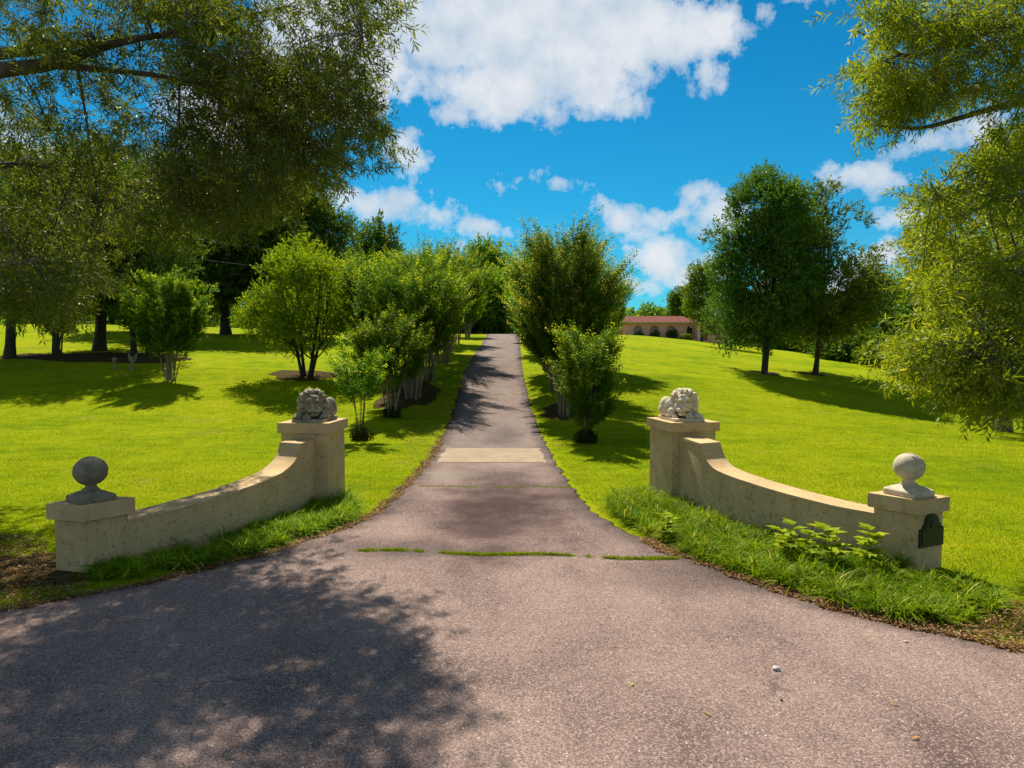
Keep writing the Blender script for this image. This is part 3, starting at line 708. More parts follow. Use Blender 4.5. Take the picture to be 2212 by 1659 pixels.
# ------------------------------------------------------------------ trees
def crown_leaves(rng, env, ncl, clr, spr, lps, slen, lL, lW, up=.35, out=.6, shell=.5, flat=.8, tipf=.05):
    """env: ellipsoids [(centre, radii)]; clumps -> sprigs -> leaves. returns geometry and the clump centres"""
    env = [(np.array(c, float), np.array(r, float)) for c, r in env]
    vol = np.array([r.prod()**.8 for _, r in env]); vol /= vol.sum(); C = []
    tot = sum(e[0] for e in env)/len(env)
    for k in range(ncl*6):
        i = rng.choice(len(env), p=vol); c, r = env[i]; d = unit(rng.normal(0, 1, 3)); rad = 1-shell*rng.random()**1.3
        p = c+d*r*rad
        if any(((p-c2)/(r2*.62))@((p-c2)/(r2*.62)) < 1 for j, (c2, r2) in enumerate(env) if j != i) and rng.random() < .8: continue
        if C and min(np.linalg.norm(p-q) for q in C[-60:]) < clr*.55: continue
        C.append(p)
        if len(C) >= ncl: break
    C = np.array(C); n = len(C)*spr
    cc = np.repeat(C, spr, 0); cr = clr*(.65+.7*rng.random(len(C))); cr = np.repeat(cr, spr)[:, None]
    d = unit(rng.normal(0, 1, (n, 3))); d[:, 2] *= flat
    base = cc+d*cr*(rng.random((n, 1))**.45)
    dirn = unit(d*.8+unit(base-tot)*out+np.array([0,0,up])+rng.normal(0, .35, (n, 3)))
    sl = slen*(.5+rng.random((n, 1)))
    m = n*lps; tt = np.tile(np.linspace(.1, 1, lps), n)[:, None]
    P = np.repeat(base, lps, 0)+np.repeat(dirn*sl, lps, 0)*tt+rng.normal(0, slen*.06, (m, 3))
    D = unit(np.repeat(dirn, lps, 0)*.7+rng.normal(0, .65, (m, 3)))
    N = unit(rng.normal(0, .75, (m, 3))+np.array([0,0,.9]))
    V, F = leaf_geo(P, D, N, lL*(.6+.7*rng.random(m)), lW*(.6+.7*rng.random(m)))
    tint = np.clip(np.repeat(rng.random(len(C)), spr*lps)*.45+np.repeat(rng.random(n), lps)*.25+rng.random(m)*.18, 0, .87)
    tp = (tt[:, 0] > .8) & (np.repeat(rng.random(n), lps) < tipf*3); tint[tp] = .9+.1*rng.random(tp.sum())
    return V, F, tint, C
def limbs(rng, base, top, r0, C, split=.35, sides=6, nmax=40, multi=1, spread=.5):
    base = np.array(base, float); top = np.array(top, float); H = top[2]-base[2]; paths = []; tr = []
    for m_ in range(multi):
        a = m_*2*PI/multi+rng.random(); off = np.array([math.cos(a), math.sin(a), 0])*(spread if multi > 1 else 0)
        b0 = base+off*.18; t0 = top+off*H*.28; mid = (b0+t0)/2+np.array([rng.normal(0, .04)*H, rng.normal(0, .04)*H, 0])
        pts = bez(b0, mid, t0, 12); rr = r0*(1 if multi == 1 else .6)
        rad = rr*(1-np.linspace(0, 1, 12)*.85); rad[0] *= 1.35
        paths.append((pts, rad)); tr.append((pts, rad))
    sel = C[rng.permutation(len(C))[:nmax]]
    for c in sel:
        pts, rad = tr[rng.integers(len(tr))] if multi == 1 else min(tr, key=lambda q: np.linalg.norm(q[0][-1][:2]-c[:2]))
        hz = base[2]+np.clip((c[2]-base[2])*(.35+.35*rng.random()), H*split, H*.95); i = int(np.argmin(abs(pts[:, 2]-hz)))
        s = pts[i]; mid = (s+c)/2+np.array([0, 0, -.12*np.linalg.norm(c-s)])+rng.normal(0, .05, 3)*np.linalg.norm(c-s)
        k = bez(s, mid, c, 7); paths.append((k, np.linspace(rad[i]*.5, .012, 7)))
    return tubes(paths, sides)
def tree(name, label, cat, loc, env, ncl, clr, spr, lps, slen, lL, lW, leaf, bark='bark_dark', r0=.2, top=None, seed=1, group=None, multi=1, spread=.5, nmax=40, split=.3, **kw):
    rg = np.random.default_rng(seed); t = thing(name, label, cat, loc, group=group)
    V, F, tint, C = crown_leaves(rg, env, ncl, clr, spr, lps, slen, lL, lW, **kw)
    npmesh('crown', V, F, M[leaf], t, tint=tint)
    if top is None: top = (0, 0, max(c[2]+r[2]*.5 for c, r in env))
    V, F = limbs(rg, (0, 0, -.3), top, r0, C, split, nmax=nmax, multi=multi, spread=spread)
    npmesh('trunk', V, F, M[bark], t, smooth=True)
    return t

# crape myrtles: fans of stems with leafy upright shoots
def myrtle(label, loc, H, Rr, nst, nbr, nsh, seed, leaf='myrtle', bark='bark_pale', low=.38, basal=True, group='crape myrtles lining the drive', shl=.55, lps=18, thin=.03, lean=(0,0), lsz=1.0):
    rg = np.random.default_rng(seed); t = thing('crape_myrtle', label, 'tree', loc, group=group)
    paths = []; SB = []; SD = []; SL = []
    for i in range(nst):
        a = 2*PI*i/nst+rg.normal(0, .3); rr = Rr*(.15+.75*rg.random())*(1 if i else .1)
        d = np.array([math.cos(a), math.sin(a), 0]); b = d*.05*Rr*(1+rg.random())+np.array([0,0,-.1])
        topz = H*(.80-.25*(rr/Rr)**2)*(.9+.15*rg.random()); tp = d*rr*.72+np.array([lean[0]*topz, lean[1]*topz, topz])
        mid = d*rr*.25+np.array([rg.normal(0, .05)*Rr, rg.normal(0, .05)*Rr, topz*.5])
        pts = bez(b, mid, tp, 12); rad = np.linspace(thin, .010, 12)*(.7+.6*rg.random()); paths.append((pts, rad))
        for j in range(nbr):
            u = low+(1-low)*(j+rg.random())/nbr; u = min(u, .98); k = int(u*11)
            s = pts[k]; aa = a+rg.normal(0, 1.0); od = np.array([math.cos(aa), math.sin(aa), 0])
            bl_ = H*(.10+.13*rg.random()); e = s+od*bl_*(.65+.3*rg.random())+np.array([0, 0, bl_*(.55+.5*rg.random())])
            # hold the outline: a rounded vase
            rad_e = math.hypot(e[0]-lean[0]*e[2], e[1]-lean[1]*e[2]); zf = e[2]/H
            lim = Rr*min(1.0, .12+1.35*zf, 2.1*math.sqrt(max(0, 1.0-zf)))
            if rad_e > lim: e[:2] *= lim/rad_e
            kk = bez(s, (s+e)/2+od*bl_*.12, e, 5); paths.append((kk, np.linspace(rad[k]*.55, .005, 5)))
            for q in range(nsh):
                w_ = .25+.75*rg.random(); p0 = kk[0]*(1-w_)**2+2*w_*(1-w_)*kk[2]+w_*w_*kk[4]
                SB.append(p0+rg.normal(0, .05*Rr, 3)); SD.append(unit(od*.25+unit(np.array([p0[0], p0[1], 0]))*.40+np.array([0,0,1.0])+rg.normal(0, .19, 3))); SL.append(shl*(.45+.9*rg.random()))
    SB, SD, SL = np.array(SB), np.array(SD), np.array(SL); n = len(SB); m = n*lps
    tt = np.tile(np.linspace(.05, 1, lps), n); rep = lambda a_: np.repeat(a_, lps, 0)
    ph = np.tile(np.arange(lps)*2.4, n)+np.repeat(rg.random(n)*6, lps)
    u = unit(np.cross(SD, np.array([.3, .2, 1.]))); v = np.cross(SD, u)
    side = rep(u)*np.cos(ph)[:, None]+rep(v)*np.sin(ph)[:, None]
    droop = np.array([0, 0, -1.])*(.12*rep(SL)[:, None]*(tt**2)[:, None])
    P = rep(SB)+rep(SD)*(rep(SL)*tt)[:, None]+side*.012+droop
    D = unit(side*.85+rep(SD)*.55+rg.normal(0, .2, (m, 3))); N = unit(rep(SD)*.7+np.array([0,0,.6])+rg.normal(0, .35, (m, 3)))
    sz = (.128-.035*tt)*(.75+.5*rg.random(m))*lsz
    V, F = leaf_geo(P, D, N, sz, sz*.56)
    tint = np.clip(np.repeat(rg.random(n), lps)*.45+.4*rg.random(m), 0, .86)
    hi = np.repeat((SB[:, 2] > H*.35) & (rg.random(n) < .5), lps) & (tt > .70); tint[hi] = .9+.1*rg.random(hi.sum())
    npmesh('crown', V, F, M[leaf], t, tint=tint)
    V, F = tubes(paths, 6); npmesh('trunk', V, F, M[bark], t, smooth=True)
    if basal:
        nb = 900; a = rg.random(nb)*6.28; r_ = .30*np.sqrt(rg.random(nb)); P = np.stack([r_*np.cos(a)*(1+.25*np.sin(a*5)), r_*np.sin(a), rg.random(nb)**1.3*.42*(1.2-r_/.3*.6)], 1)
        D = np.stack([np.cos(a)*.6, np.sin(a)*.6, .8+.0*a], 1)+rg.normal(0, .35, (nb, 3)); N = rg.normal(0, 1, (nb, 3))
        V, F = leaf_geo(P, D, N, .09, .04); npmesh('basal_shoots', V, F, M['basal'], t, tint=rg.random(nb))
    return t
def G(x, y): p = ato(x, y); return (p[0], p[1], T(p[0], p[1]))
def hgt(g, yo_top):                     # height of something that stands at g and reaches this row of the photograph
    d = rayo(1106, yo_top); return CAM[2]+d[2]/d[1]*g[1]-g[2]
def wid(g, dxo): return dxo*OV/FPX*g[1]

g = G(780, 950); myrtle('slender young myrtle with thin bare stems behind the left lion pillar', g, hgt(g, 715), wid(g, 62), 6, 6, 7, 11, leaf='myrtle', bark='bark', thin=.016, low=.50, shl=.55, lps=16, lsz=.8)
g = G(846, 902); myrtle('pale stemmed myrtle with leaf tufts at its foot, second from the gate on the left', g, hgt(g, 660), wid(g, 105), 9, 9, 12, 12, leaf='myrtle', low=.42, thin=.035, shl=.75, lps=20)
gA = G(893, 862); mA = myrtle('tall spreading myrtle on pale stems, tallest of the left row along the drive', gA, hgt(gA, 530), wid(gA, 180), 13, 11, 13, 13, leaf='myrtle', low=.40, thin=.05, basal=False, shl=1.15, lps=30)
gB = G(925, 822); mB = myrtle('broad yellow tipped myrtle in the middle of the left row', gB, hgt(gB, 512), wid(gB, 150), 13, 11, 13, 14, leaf='myrtle', low=.36, thin=.05, basal=False, shl=1.15, lps=30)
def dm(src, Hs, x, y, ytop, rz, label, name=None):
    g_ = G(x, y); h = hgt(g_, ytop); return dup(src, g_, rz, h/Hs, label)
HA, HB = hgt(gA, 530), hgt(gB, 512)
dm(mA, HA, 955, 785, 525, 2.1, 'myrtle further up the left row, its crown rising behind the tallest one')
dm(mB, HB, 968, 762, 545, 4.0, 'myrtle beyond the middle of the left row, leaning over the drive edge')
dm(mA, HA, 985, 742, 575, 5.2, 'small looking far myrtle near the top of the left row')
dm(mB, HB, 1010, 728, 600, 1.2, 'farthest myrtle of the left row, at the crest of the drive')
dm(mB, HB, 800, 800, 540, 3.0, 'myrtle standing left of the row, half hidden behind the tallest one')
g = G(1266, 957); myrtle('small feathery myrtle with leaf tufts at its foot, nearest the gate right of the drive', g, hgt(g, 685), wid(g, 98), 10, 9, 13, 21, leaf='myrtle', low=.24, thin=.022, shl=.75, lps=20, bark='bark', lsz=.85)
gC = G(1220, 898); mC = myrtle('big dark dense myrtle with tall upright shoots, right of the drive', gC, hgt(gC, 478), wid(gC, 135), 15, 13, 14, 22, leaf='myrtle_dark', low=.34, thin=.045, basal=False, shl=1.2, lps=28)
HC = hgt(gC, 478)
dm(mC, HC, 1200, 845, 492, 2.0, 'dark myrtle directly behind the big one right of the drive')
dm(mB, HB, 1185, 800, 520, 5.0, 'yellow green myrtle further up the right side of the drive')
dm(mB, HB, 1165, 762, 560, .8, 'far myrtle on the right side of the drive, crown touching the drive edge')
dm(mA, HA, 1150, 738, 590, 3.4, 'farthest myrtle on the right side, at the crest of the drive')
dm(mC, HC, 1285, 800, 560, 4.0, 'dark myrtle standing on the lawn side of the right row')
# left island
gD = G(368, 822); myrtle('fresh green multi-stemmed myrtle on the left lawn beside the statues', gD, hgt(gD, 560), wid(gD, 112), 12, 12, 19, 31, leaf='myrtle', low=.30, thin=.035, basal=False, group='small trees of the left lawn')
g = G(122, 765); myrtle('light green multi-stemmed small tree at the far left of the lawn', g, hgt(g, 570), wid(g, 95), 8, 11, 18, 32, leaf='myrtle', bark='bark', low=.32, thin=.07, basal=False, group='small trees of the left lawn')
def env_tree(name, label, x, y, yt, wo, yb, **kw):
    """one rounded crown from the photograph's rows: yt top, yb bottom of the crown, wo half width"""
    g_ = kw.pop('g', None) or G(x, y); H = hgt(g_, yt); hb = hgt(g_, yb); r = wid(g_, wo); c = (H+hb)/2; rz = (H-hb)/2; k = kw.pop('lobes', 5)
    rg = np.random.default_rng(kw.get('seed', 1)+500); env = [((0, 0, c), (r*.78, r*.78, rz*.86))]
    for i in range(k):
        a = i*2*PI/k+rg.random(); zz = c+rz*(rg.random()*1.1-.6); f = math.sqrt(max(.15, 1-((zz-c)/rz)**2)); env.append(((r*.5*f*math.cos(a), r*.5*f*math.sin(a), zz), (r*.46, r*.46, rz*.36)))
    env.append(((rg.normal(0, .12)*r, rg.normal(0, .12)*r, H-rz*.32), (r*.38, r*.38, rz*.33)))
    return tree(name, label, 'tree', g_, env, **kw)
env_tree('round_tree', 'round bright green tree with a low crown and dark forked trunk on the left lawn', 662, 815, 522, 140, 770, ncl=190, clr=.55, spr=34, lps=9, slen=.30, lL=.11, lW=.06, leaf='round', r0=.16, seed=41, multi=4, spread=.9, group='small trees of the left lawn', split=.2)
env_tree('shade_tree', 'shade tree with the thickest dark trunk of the left island', 214, 757, 300, 185, 700, ncl=290, clr=.95, spr=34, lps=9, slen=.4, lL=.17, lW=.08, leaf='pear', r0=.36, seed=42, group='trees shading the left island')
env_tree('shade_tree', 'shade tree with a slim dark trunk behind the white angel statue', 290, 766, 330, 150, 680, ncl=210, clr=.9, spr=32, lps=9, slen=.4, lL=.17, lW=.08, leaf='pear', r0=.17, seed=43, group='trees shading the left island')
env_tree('shade_tree', 'low dark tree standing just behind the fresh green myrtle', 318, 766, 590, 75, 715, ncl=80, clr=.6, spr=26, lps=9, slen=.35, lL=.15, lW=.07, leaf='wood', r0=.14, seed=44, group='trees shading the left island')
env_tree('shade_tree', 'spreading shade tree partly cut off by the left edge of the view', 20, 774, 290, 230, 680, ncl=300, clr=.95, spr=34, lps=9, slen=.4, lL=.17, lW=.08, leaf='wood', r0=.28, seed=45, group='trees shading the left island')
env_tree('tall_tree', 'tall dark tree rising behind the round bright tree', 488, 722, 400, 150, 690, ncl=210, clr=1.15, spr=34, lps=8, slen=.6, lL=.28, lW=.15, leaf='wood', r0=.42, seed=46, group='tall trees at the back of the left lawn')
env_tree('tall_tree', 'tallest dark tree at the back, its top against the sky right of the oak', 622, 724, 350, 140, 700, ncl=240, clr=1.15, spr=34, lps=8, slen=.6, lL=.28, lW=.15, leaf='wood', r0=.4, seed=47, group='tall trees at the back of the left lawn')
env_tree('tall_tree', 'olive green tree behind the oak boughs, left of the tall dark trees', 330, 716, 440, 120, 680, ncl=150, clr=1.1, spr=30, lps=8, slen=.6, lL=.28, lW=.15, leaf='woodl', r0=.35, seed=48, group='tall trees at the back of the left lawn')
_n = dict(ncl=150, clr=1.2, spr=30, lps=8, slen=.6, lL=.30, lW=.17, leaf='woodl', r0=.3, group='tall trees at the back of the left lawn')
def _fg(x, Y): d = rayo(x, 756); X = d[0]/d[1]*Y; return (X, Y, float(T(X, Y)))
env_tree('tall_tree', 'low bushy green tree at the back of the lawn, behind the light green small tree', 100, 0, 470, 130, 715, g=_fg(95, 78), seed=49, **_n)
env_tree('tall_tree', 'low bushy green tree at the back of the lawn, behind the angel statue', 240, 0, 500, 110, 715, g=_fg(245, 82), seed=50, **_n)
env_tree('tall_tree', 'low bushy green tree at the back, filling the gap left of the round bright tree', 420, 0, 520, 90, 718, g=_fg(420, 84), seed=39, **_n)
def far_g(x, Y): d = rayo(x, 756); X = d[0]/d[1]*Y; return (X, Y, float(T(X, Y)))
far_kw = dict(clr=1.6, spr=28, lps=7, slen=.8, lL=.42, lW=.24)
env_tree('woodland_tree', 'domed dark green tree showing above the left myrtle row', 815, 0, 478, 75, 700, g=far_g(815, 96), ncl=130, leaf='wood', r0=.4, seed=51, group='trees beyond the crest', **far_kw)
env_tree('woodland_tree', 'hazy green tree showing in the gap above the top of the drive', 1052, 0, 530, 60, 715, g=far_g(1052, 104), ncl=150, leaf='woodl', r0=.35, seed=52, group='trees beyond the crest', **far_kw)
env_tree('woodland_tree', 'dark tree closing the end of the drive', 1085, 0, 590, 60, 728, g=far_g(1085, 92), ncl=130, leaf='far', r0=.35, seed=53, group='trees beyond the crest', **far_kw)
env_tree('woodland_tree', 'dark low tree left of the crest of the drive', 1010, 0, 600, 60, 728, g=far_g(1005, 94), ncl=110, leaf='woodl', r0=.35, seed=54, group='trees beyond the crest', **far_kw)
env_tree('woodland_tree', 'light green tree behind the round bright tree', 730, 0, 560, 80, 715, g=far_g(730, 84), ncl=110, leaf='woodl', r0=.35, seed=55, group='trees beyond the crest', **far_kw)
env_tree('woodland_tree', 'dark tree behind the right myrtles, left of the house', 1180, 0, 570, 70, 725, g=far_g(1180, 98), ncl=110, leaf='far', r0=.35, seed=56, group='trees beyond the crest', **far_kw)
# trees behind the house and along the right
env_tree('woodland_tree', 'small tree with rusty top beside the right end of the house', 1515, 0, 562, 38, 705, g=far_g(1515, 84), ncl=80, clr=.9, spr=26, lps=8, slen=.5, lL=.24, lW=.13, leaf='woodl', r0=.2, seed=57, group='trees around the house')
env_tree('woodland_tree', 'spiky dark tree behind the house roof', 1468, 0, 628, 26, 700, g=far_g(1468, 122), ncl=50, clr=1.2, spr=26, lps=7, slen=.6, lL=.35, lW=.2, leaf='wood', r0=.3, seed=58, group='trees around the house')
env_tree('pear_tree', 'dense dark conical tree with twin trunks, left of the pair on the right lawn', 1650, 808, 360, 134, 782, ncl=330, clr=.72, spr=34, lps=9, slen=.34, lL=.15, lW=.085, leaf='pear', r0=.24, seed=61, multi=2, spread=.12, lobes=8, group='pair of trees on the right lawn')
env_tree('pear_tree', 'looser tree with sky showing through its crown, right of the pair on the right lawn', 1760, 808, 394, 168, 765, ncl=300, clr=.62, spr=30, lps=9, slen=.36, lL=.15, lW=.085, leaf='pear_light', r0=.26, seed=62, multi=2, spread=.10, lobes=7, nmax=80, group='pair of trees on the right lawn')
env_tree('shade_tree', 'airy yellow green tree rising behind the right oak boughs', 2150, 0, 285, 250, 700, g=(19.0, 27.0, float(T(19.0, 27))), ncl=230, clr=.7, spr=30, lps=9, slen=.36, lL=.15, lW=.06, leaf='oak_lit', r0=.3, seed=63, lobes=7, nmax=80, group='trees along the right side', top=(0, 0, 7.5), bark='bark')
for i, (x, Y, yt, w_, leaf, lab) in enumerate([(1800, 72, 640, 90, 'wood', 'dark bushy tree at the lawn edge behind the looser pear tree'), (1900, 66, 610, 110, 'wood', 'dark tree at the lawn edge, right of the looser pear tree'),
        (2020, 60, 580, 120, 'woodl', 'green tree at the lawn edge behind the right oak boughs'), (2180, 56, 540, 140, 'wood', 'dark tree at the far right end of the lawn edge'), (1640, 88, 650, 70, 'woodl', 'light green tree beyond the retaining wall'), (1710, 80, 655, 70, 'wood', 'dark tree between the trunks of the pear pair, far behind'), (1840, 62, 730, 70, 'wood', 'low dark bush below the looser pear tree on the lawn edge'), (1960, 56, 745, 80, 'wood', 'low dark bush on the lawn edge under the right boughs')]):
    env_tree('woodland_tree', lab, x, 0, yt, w_, 800, g=far_g(x, Y), ncl=95, clr=1.1, spr=28, lps=8, slen=.6, lL=.28, lW=.15, leaf=leaf, r0=.25, seed=70+i, group='trees along the right side')
# far wooded ridge
def ridge():
    rg = np.random.default_rng(9); Ps=[]; n_t = 240
    for i in range(n_t):
        a = -.95+1.9*rg.random(); Y = 165+70*rg.random(); X = math.tan(a)*Y*.95; h = 9+5*rg.random()
        if -.08 < X/Y < .28: h *= .95
        z0 = float(T(X, Y)); m = 900; d = unit(rg.normal(0, 1, (m, 3))); d[:, 2] = np.abs(d[:, 2])*1.0-.25
        lump = 1+.18*np.sin(d[:, 0]*6+i)*np.sin(d[:, 1]*5+i*2)
        Ps.append(np.array([X, Y, z0+h*.55])+d*np.array([h*.45, h*.45, h*.48])*(lump*(.8+.25*rg.random(m)))[:, None])
    P = np.concatenate(Ps); n_ = len(P); V, F = leaf_geo(P, rg.normal(0, 1, (n_, 3)), rg.normal(0, .7, (n_, 3))+np.array([0,-.2,.8]), .9, .6)
    tint = np.clip(np.repeat(rg.random(n_t), 900)*.5+.35*rg.random(n_), 0, .87)
    tag(npmesh('woodland', V, F, M['far'], tint=tint), 'far wooded ridge closing the view behind the house and lawns', 'woodland', kind='stuff')
ridge()
# mulch rings under trees
def mulch(x, y, rx, ry, label):
    c = G(x, y); bm = bmesh.new(); rg = random.Random(int(x)); nr, na = 6, 40; rings = []
    ph = [rg.random()*6 for _ in range(3)]
    for i in range(1, nr+1):
        row = []
        for j in range(na):
            a = 2*PI*j/na; k = (1+.12*math.sin(3*a+ph[0])+.08*math.sin(7*a+ph[1])+.05*math.sin(13*a+ph[2]))*i/nr
            X = c[0]+rx*k*math.cos(a); Y = c[1]+ry*k*math.sin(a); row.append(bm.verts.new((X, Y, float(T(X, Y))+(.035 if i < nr else .0))))
        rings.append(row)
    cv = bm.verts.new((c[0], c[1], c[2]+.04))
    for j in range(na): bm.faces.new((cv, rings[0][j], rings[0][(j+1) % na]))
    for a_, b_ in zip(rings, rings[1:]):
        for j in range(na): bm.faces.new((a_[j], b_[j], b_[(j+1) % na], a_[(j+1) % na]))
    tag(bmobj('mulch_bed', bm, M['mulch'], None, True), label, 'mulch bed', kind='structure')
mulch(225, 772, 5.5, 2.2, 'brown mulch bed under the left island trees')
mulch(660, 810, 1.9, 1.5, 'brown mulch ring under the round tree')
mulch(1656, 806, .9, .8, 'mulch ring under the dense pear tree'); mulch(1757, 808, .9, .8, 'mulch ring under the loose pear tree')
mulch(885, 850, 1.3, 4.0, 'brown leafy ground under the left myrtle row'); mulch(1225, 890, 1.1, 1.8, 'brown leafy ground under the big right myrtle')

# ------------------------------------------------------------------ the two willow oaks whose boughs frame the view
def oak(label, trunk, fork, polys, mainpts, seed, leaf, outdir, extra=None, nsub=9, lpt=10, clus=(52, 20), share=.68, group='willow oaks by the gate', lsc=1.0):
    """polys: [(outline in photo rows/cols, depth lo, hi, number of sprays, droop)] -> sprays on twigs, branches back to the limbs"""
    rg = np.random.default_rng(seed); t = thing('willow_oak', label, 'tree', (trunk[0], trunk[1], 0), group=group); org = np.array([trunk[0], trunk[1], 0.])
    S0 = []; DR = []
    for poly, y0, y1, n_, dr in polys:
        pts = sample_poly(rg, poly, n_); ctr = sample_poly(rg, poly, max(4, n_//9)); cl = ctr[rg.integers(0, len(ctr), n_)]+rg.normal(0, 1, (n_, 2))*np.array(clus); pts = np.where((rg.random(n_) < share)[:, None] & in_poly(cl[:, 0], cl[:, 1], poly)[:, None], cl, pts)
        for (a, b) in pts: S0.append(atyo(a, b, y0+(y1-y0)*rg.random())); DR.append(dr)
    if extra:
        for p in extra(rg): S0.append(np.array(p)); DR.append(.5)
    S0 = np.array(S0); DR = np.array(DR); n = len(S0)
    # hubs: branch ends to which the sprays are tied
    hubs = S0[rg.permutation(n)[:max(30, n//16)]]+np.array([0, 0, .15])
    main = [np.array(p, float) for p in mainpts]
    # primary limbs are polylines; hubs attach to the nearest limb point
    limb_pts = []; paths = []
    for m_ in mainpts:
        m_ = np.array(m_, float); k = len(m_); tt = np.linspace(0, k-1, (k-1)*8+1); P_ = np.stack([np.interp(tt, range(k), m_[:, c]) for c in range(4)], 1)
        kk = np.hanning(9); kk /= kk.sum(); Q = P_.copy()
        for c in range(3): Q[:, c] = np.convolve(np.pad(P_[:, c], 4, 'edge'), kk, 'valid')
        Q[0] = P_[0]; paths.append((Q[:, :3]-org, Q[:, 3])); limb_pts.append(Q)
    LP = np.concatenate(limb_pts)
    for h in hubs:
        dd = np.linalg.norm(LP[:, :3]-h, axis=1)+np.where((LP[:, :3]-h)@np.array(outdir) > 0, 1.5, 0); q = LP[np.argmin(dd)]
        L_ = np.linalg.norm(h-q[:3]); mid = (q[:3]+h)/2+np.array([0, 0, .12*L_])+rg.normal(0, .05, 3)*L_
        paths.append((bez(q[:3], mid, h, 9)-org, np.linspace(min(q[3]*.6, .010+.006*L_), .006, 9)))
    V, F = tubes(paths, 7); npmesh('trunk', V, F, M['bark'], t, smooth=True)
    tw = []
    dist = ((S0[:, None, :]-hubs[None])**2).sum(2); near = hubs[dist.argmin(1)]
    od = np.array(outdir, float); B=[]; E=[]
    for i in range(n):
        d = unit(od*.8+rg.normal(0, .45, 3)+np.array([0, 0, -DR[i]*.6])); ln = .55+.5*rg.random()
        s = S0[i]-d*ln*.55+np.array([0, 0, DR[i]*.12*ln]); hb = near[i]; L_ = np.linalg.norm(s-hb)
        if L_ > .05: tw.append((bez(hb, (hb+s)/2+np.array([0, 0, .15*L_]), s, 5)-org, np.linspace(.006, .0035, 5)))
        e = s+d*ln+np.array([0, 0, -DR[i]*.35*ln]); c = bez(s, s+d*ln*.55+np.array([0, 0, .05]), e, 6); tw.append((c-org, np.linspace(.0042, .0016, 6)))
        for j in range(nsub):
            u = .08+.92*j/(nsub-1); p = c[0]*(1-u)**2+2*u*(1-u)*c[2]+u*u*c[5]
            sd_ = unit(d*.55+rg.normal(0, .6, 3)+np.array([0, 0, -DR[i]*.55])); l2 = (.16+.26*rg.random())*(1.15-.5*u)
            B.append(p); E.append(p+sd_*l2)
    B = np.array(B); E = np.array(E)
    # twiglets as thin 3-sided spikes
    k = len(B); dr = unit(E-B); u_ = unit(np.cross(dr, np.array([.2, .1, 1.]))); v_ = np.cross(dr, u_)
    Vt = np.stack([B+u_*.0022, B-u_*.0011+v_*.0019, B-u_*.0011-v_*.0019, E], 1).reshape(-1, 3)-org; ii = np.arange(k)[:, None]*4
    Ft = np.concatenate([ii+np.array([[0, 1, 3, 3]]), ii+np.array([[1, 2, 3, 3]]), ii+np.array([[2, 0, 3, 3]])])
    V, F = tubes(tw, 4)
    tri = np.concatenate([ii+np.array([[0, 1, 3]]), ii+np.array([[1, 2, 3]]), ii+np.array([[2, 0, 3]])])
    npmesh('branch', V, F, M['bark'], t); npmesh('twig', Vt, tri, M['bark'], t, nper=3)
    m = k*lpt; tt = np.tile(np.linspace(.12, 1.0, lpt), k)[:, None]; rp = lambda a_: np.repeat(a_, lpt, 0)
    P = rp(B)*(1-tt)+rp(E)*tt; ph = np.tile(np.arange(lpt)*2.4, k)+np.repeat(rg.random(k)*6, lpt)
    side = rp(u_)*np.cos(ph)[:, None]+rp(v_)*np.sin(ph)[:, None]
    D = unit(side*.75+rp(dr)*.75+rg.normal(0, .2, (m, 3))+np.array([0, 0, -.15])); N = unit(rp(dr)*.4+np.array([0, 0, .7])+rg.normal(0, .5, (m, 3)))
    V, F = leaf_geo(P, D, N, (.075+.05*rg.random(m))*lsc, (.015+.008*rg.random(m))*lsc, .2, .5)
    tint = np.clip(np.repeat(np.repeat(rg.random(n), nsub), lpt)*.45+np.repeat(rg.random(k), lpt)*.2+rg.random(m)*.2, 0, .87)
    tip = (tt[:, 0] > .85) & (np.repeat(rg.random(k), lpt) < .12); tint[tip] = .9+.1*rg.random(tip.sum())
    npmesh('crown', V-org, F, M[leaf], t, tint=tint)
    return t
def P4(p, r): return (*p, r)
LB = 11.3
left_main = [
    [(-13.2,10.8,-.3,.55),(-13.0,10.8,2,.42),(-12.6,10.9,4.5,.38),(-12.2,11,7,.30),(-11.6,11.3,10,.2),(-11,11.5,13,.08)],
    [(-12.5,10.9,4.9,.26), P4(atyo(-120,175,11.0),.19), P4(atyo(0,150,LB),.125), P4(atyo(110,140,LB+.2),.10), P4(atyo(240,95,LB+.5),.06), P4(atyo(420,60,12.2),.035), P4(atyo(640,10,12.6),.015)],
    [P4(atyo(110,140,LB+.2),.06), P4(atyo(330,160,11.9),.04), P4(atyo(560,205,12.3),.022), P4(atyo(690,270,12.6),.012)],
    [(-12.6,10.9,4.2,.18), P4(atyo(-150,380,12.6),.09), P4(atyo(60,350,13.6),.045), P4(atyo(260,400,14.2),.025), P4(atyo(480,430,14.6),.012)],
    [(-12.2,11,6.5,.2), (-10,13,8.2,.12), (-7.5,14.0,9.0,.06), (-5,14.2,9.2,.03)],
    [(-12.2,11,7,.2), (-9,9,9,.12), (-6,8,9.6,.06), (-4,8,9.6,.03)], [(-11.9,11.2,8.5,.16), (-9,11.5,11,.09), (-6,12,12,.04)]]
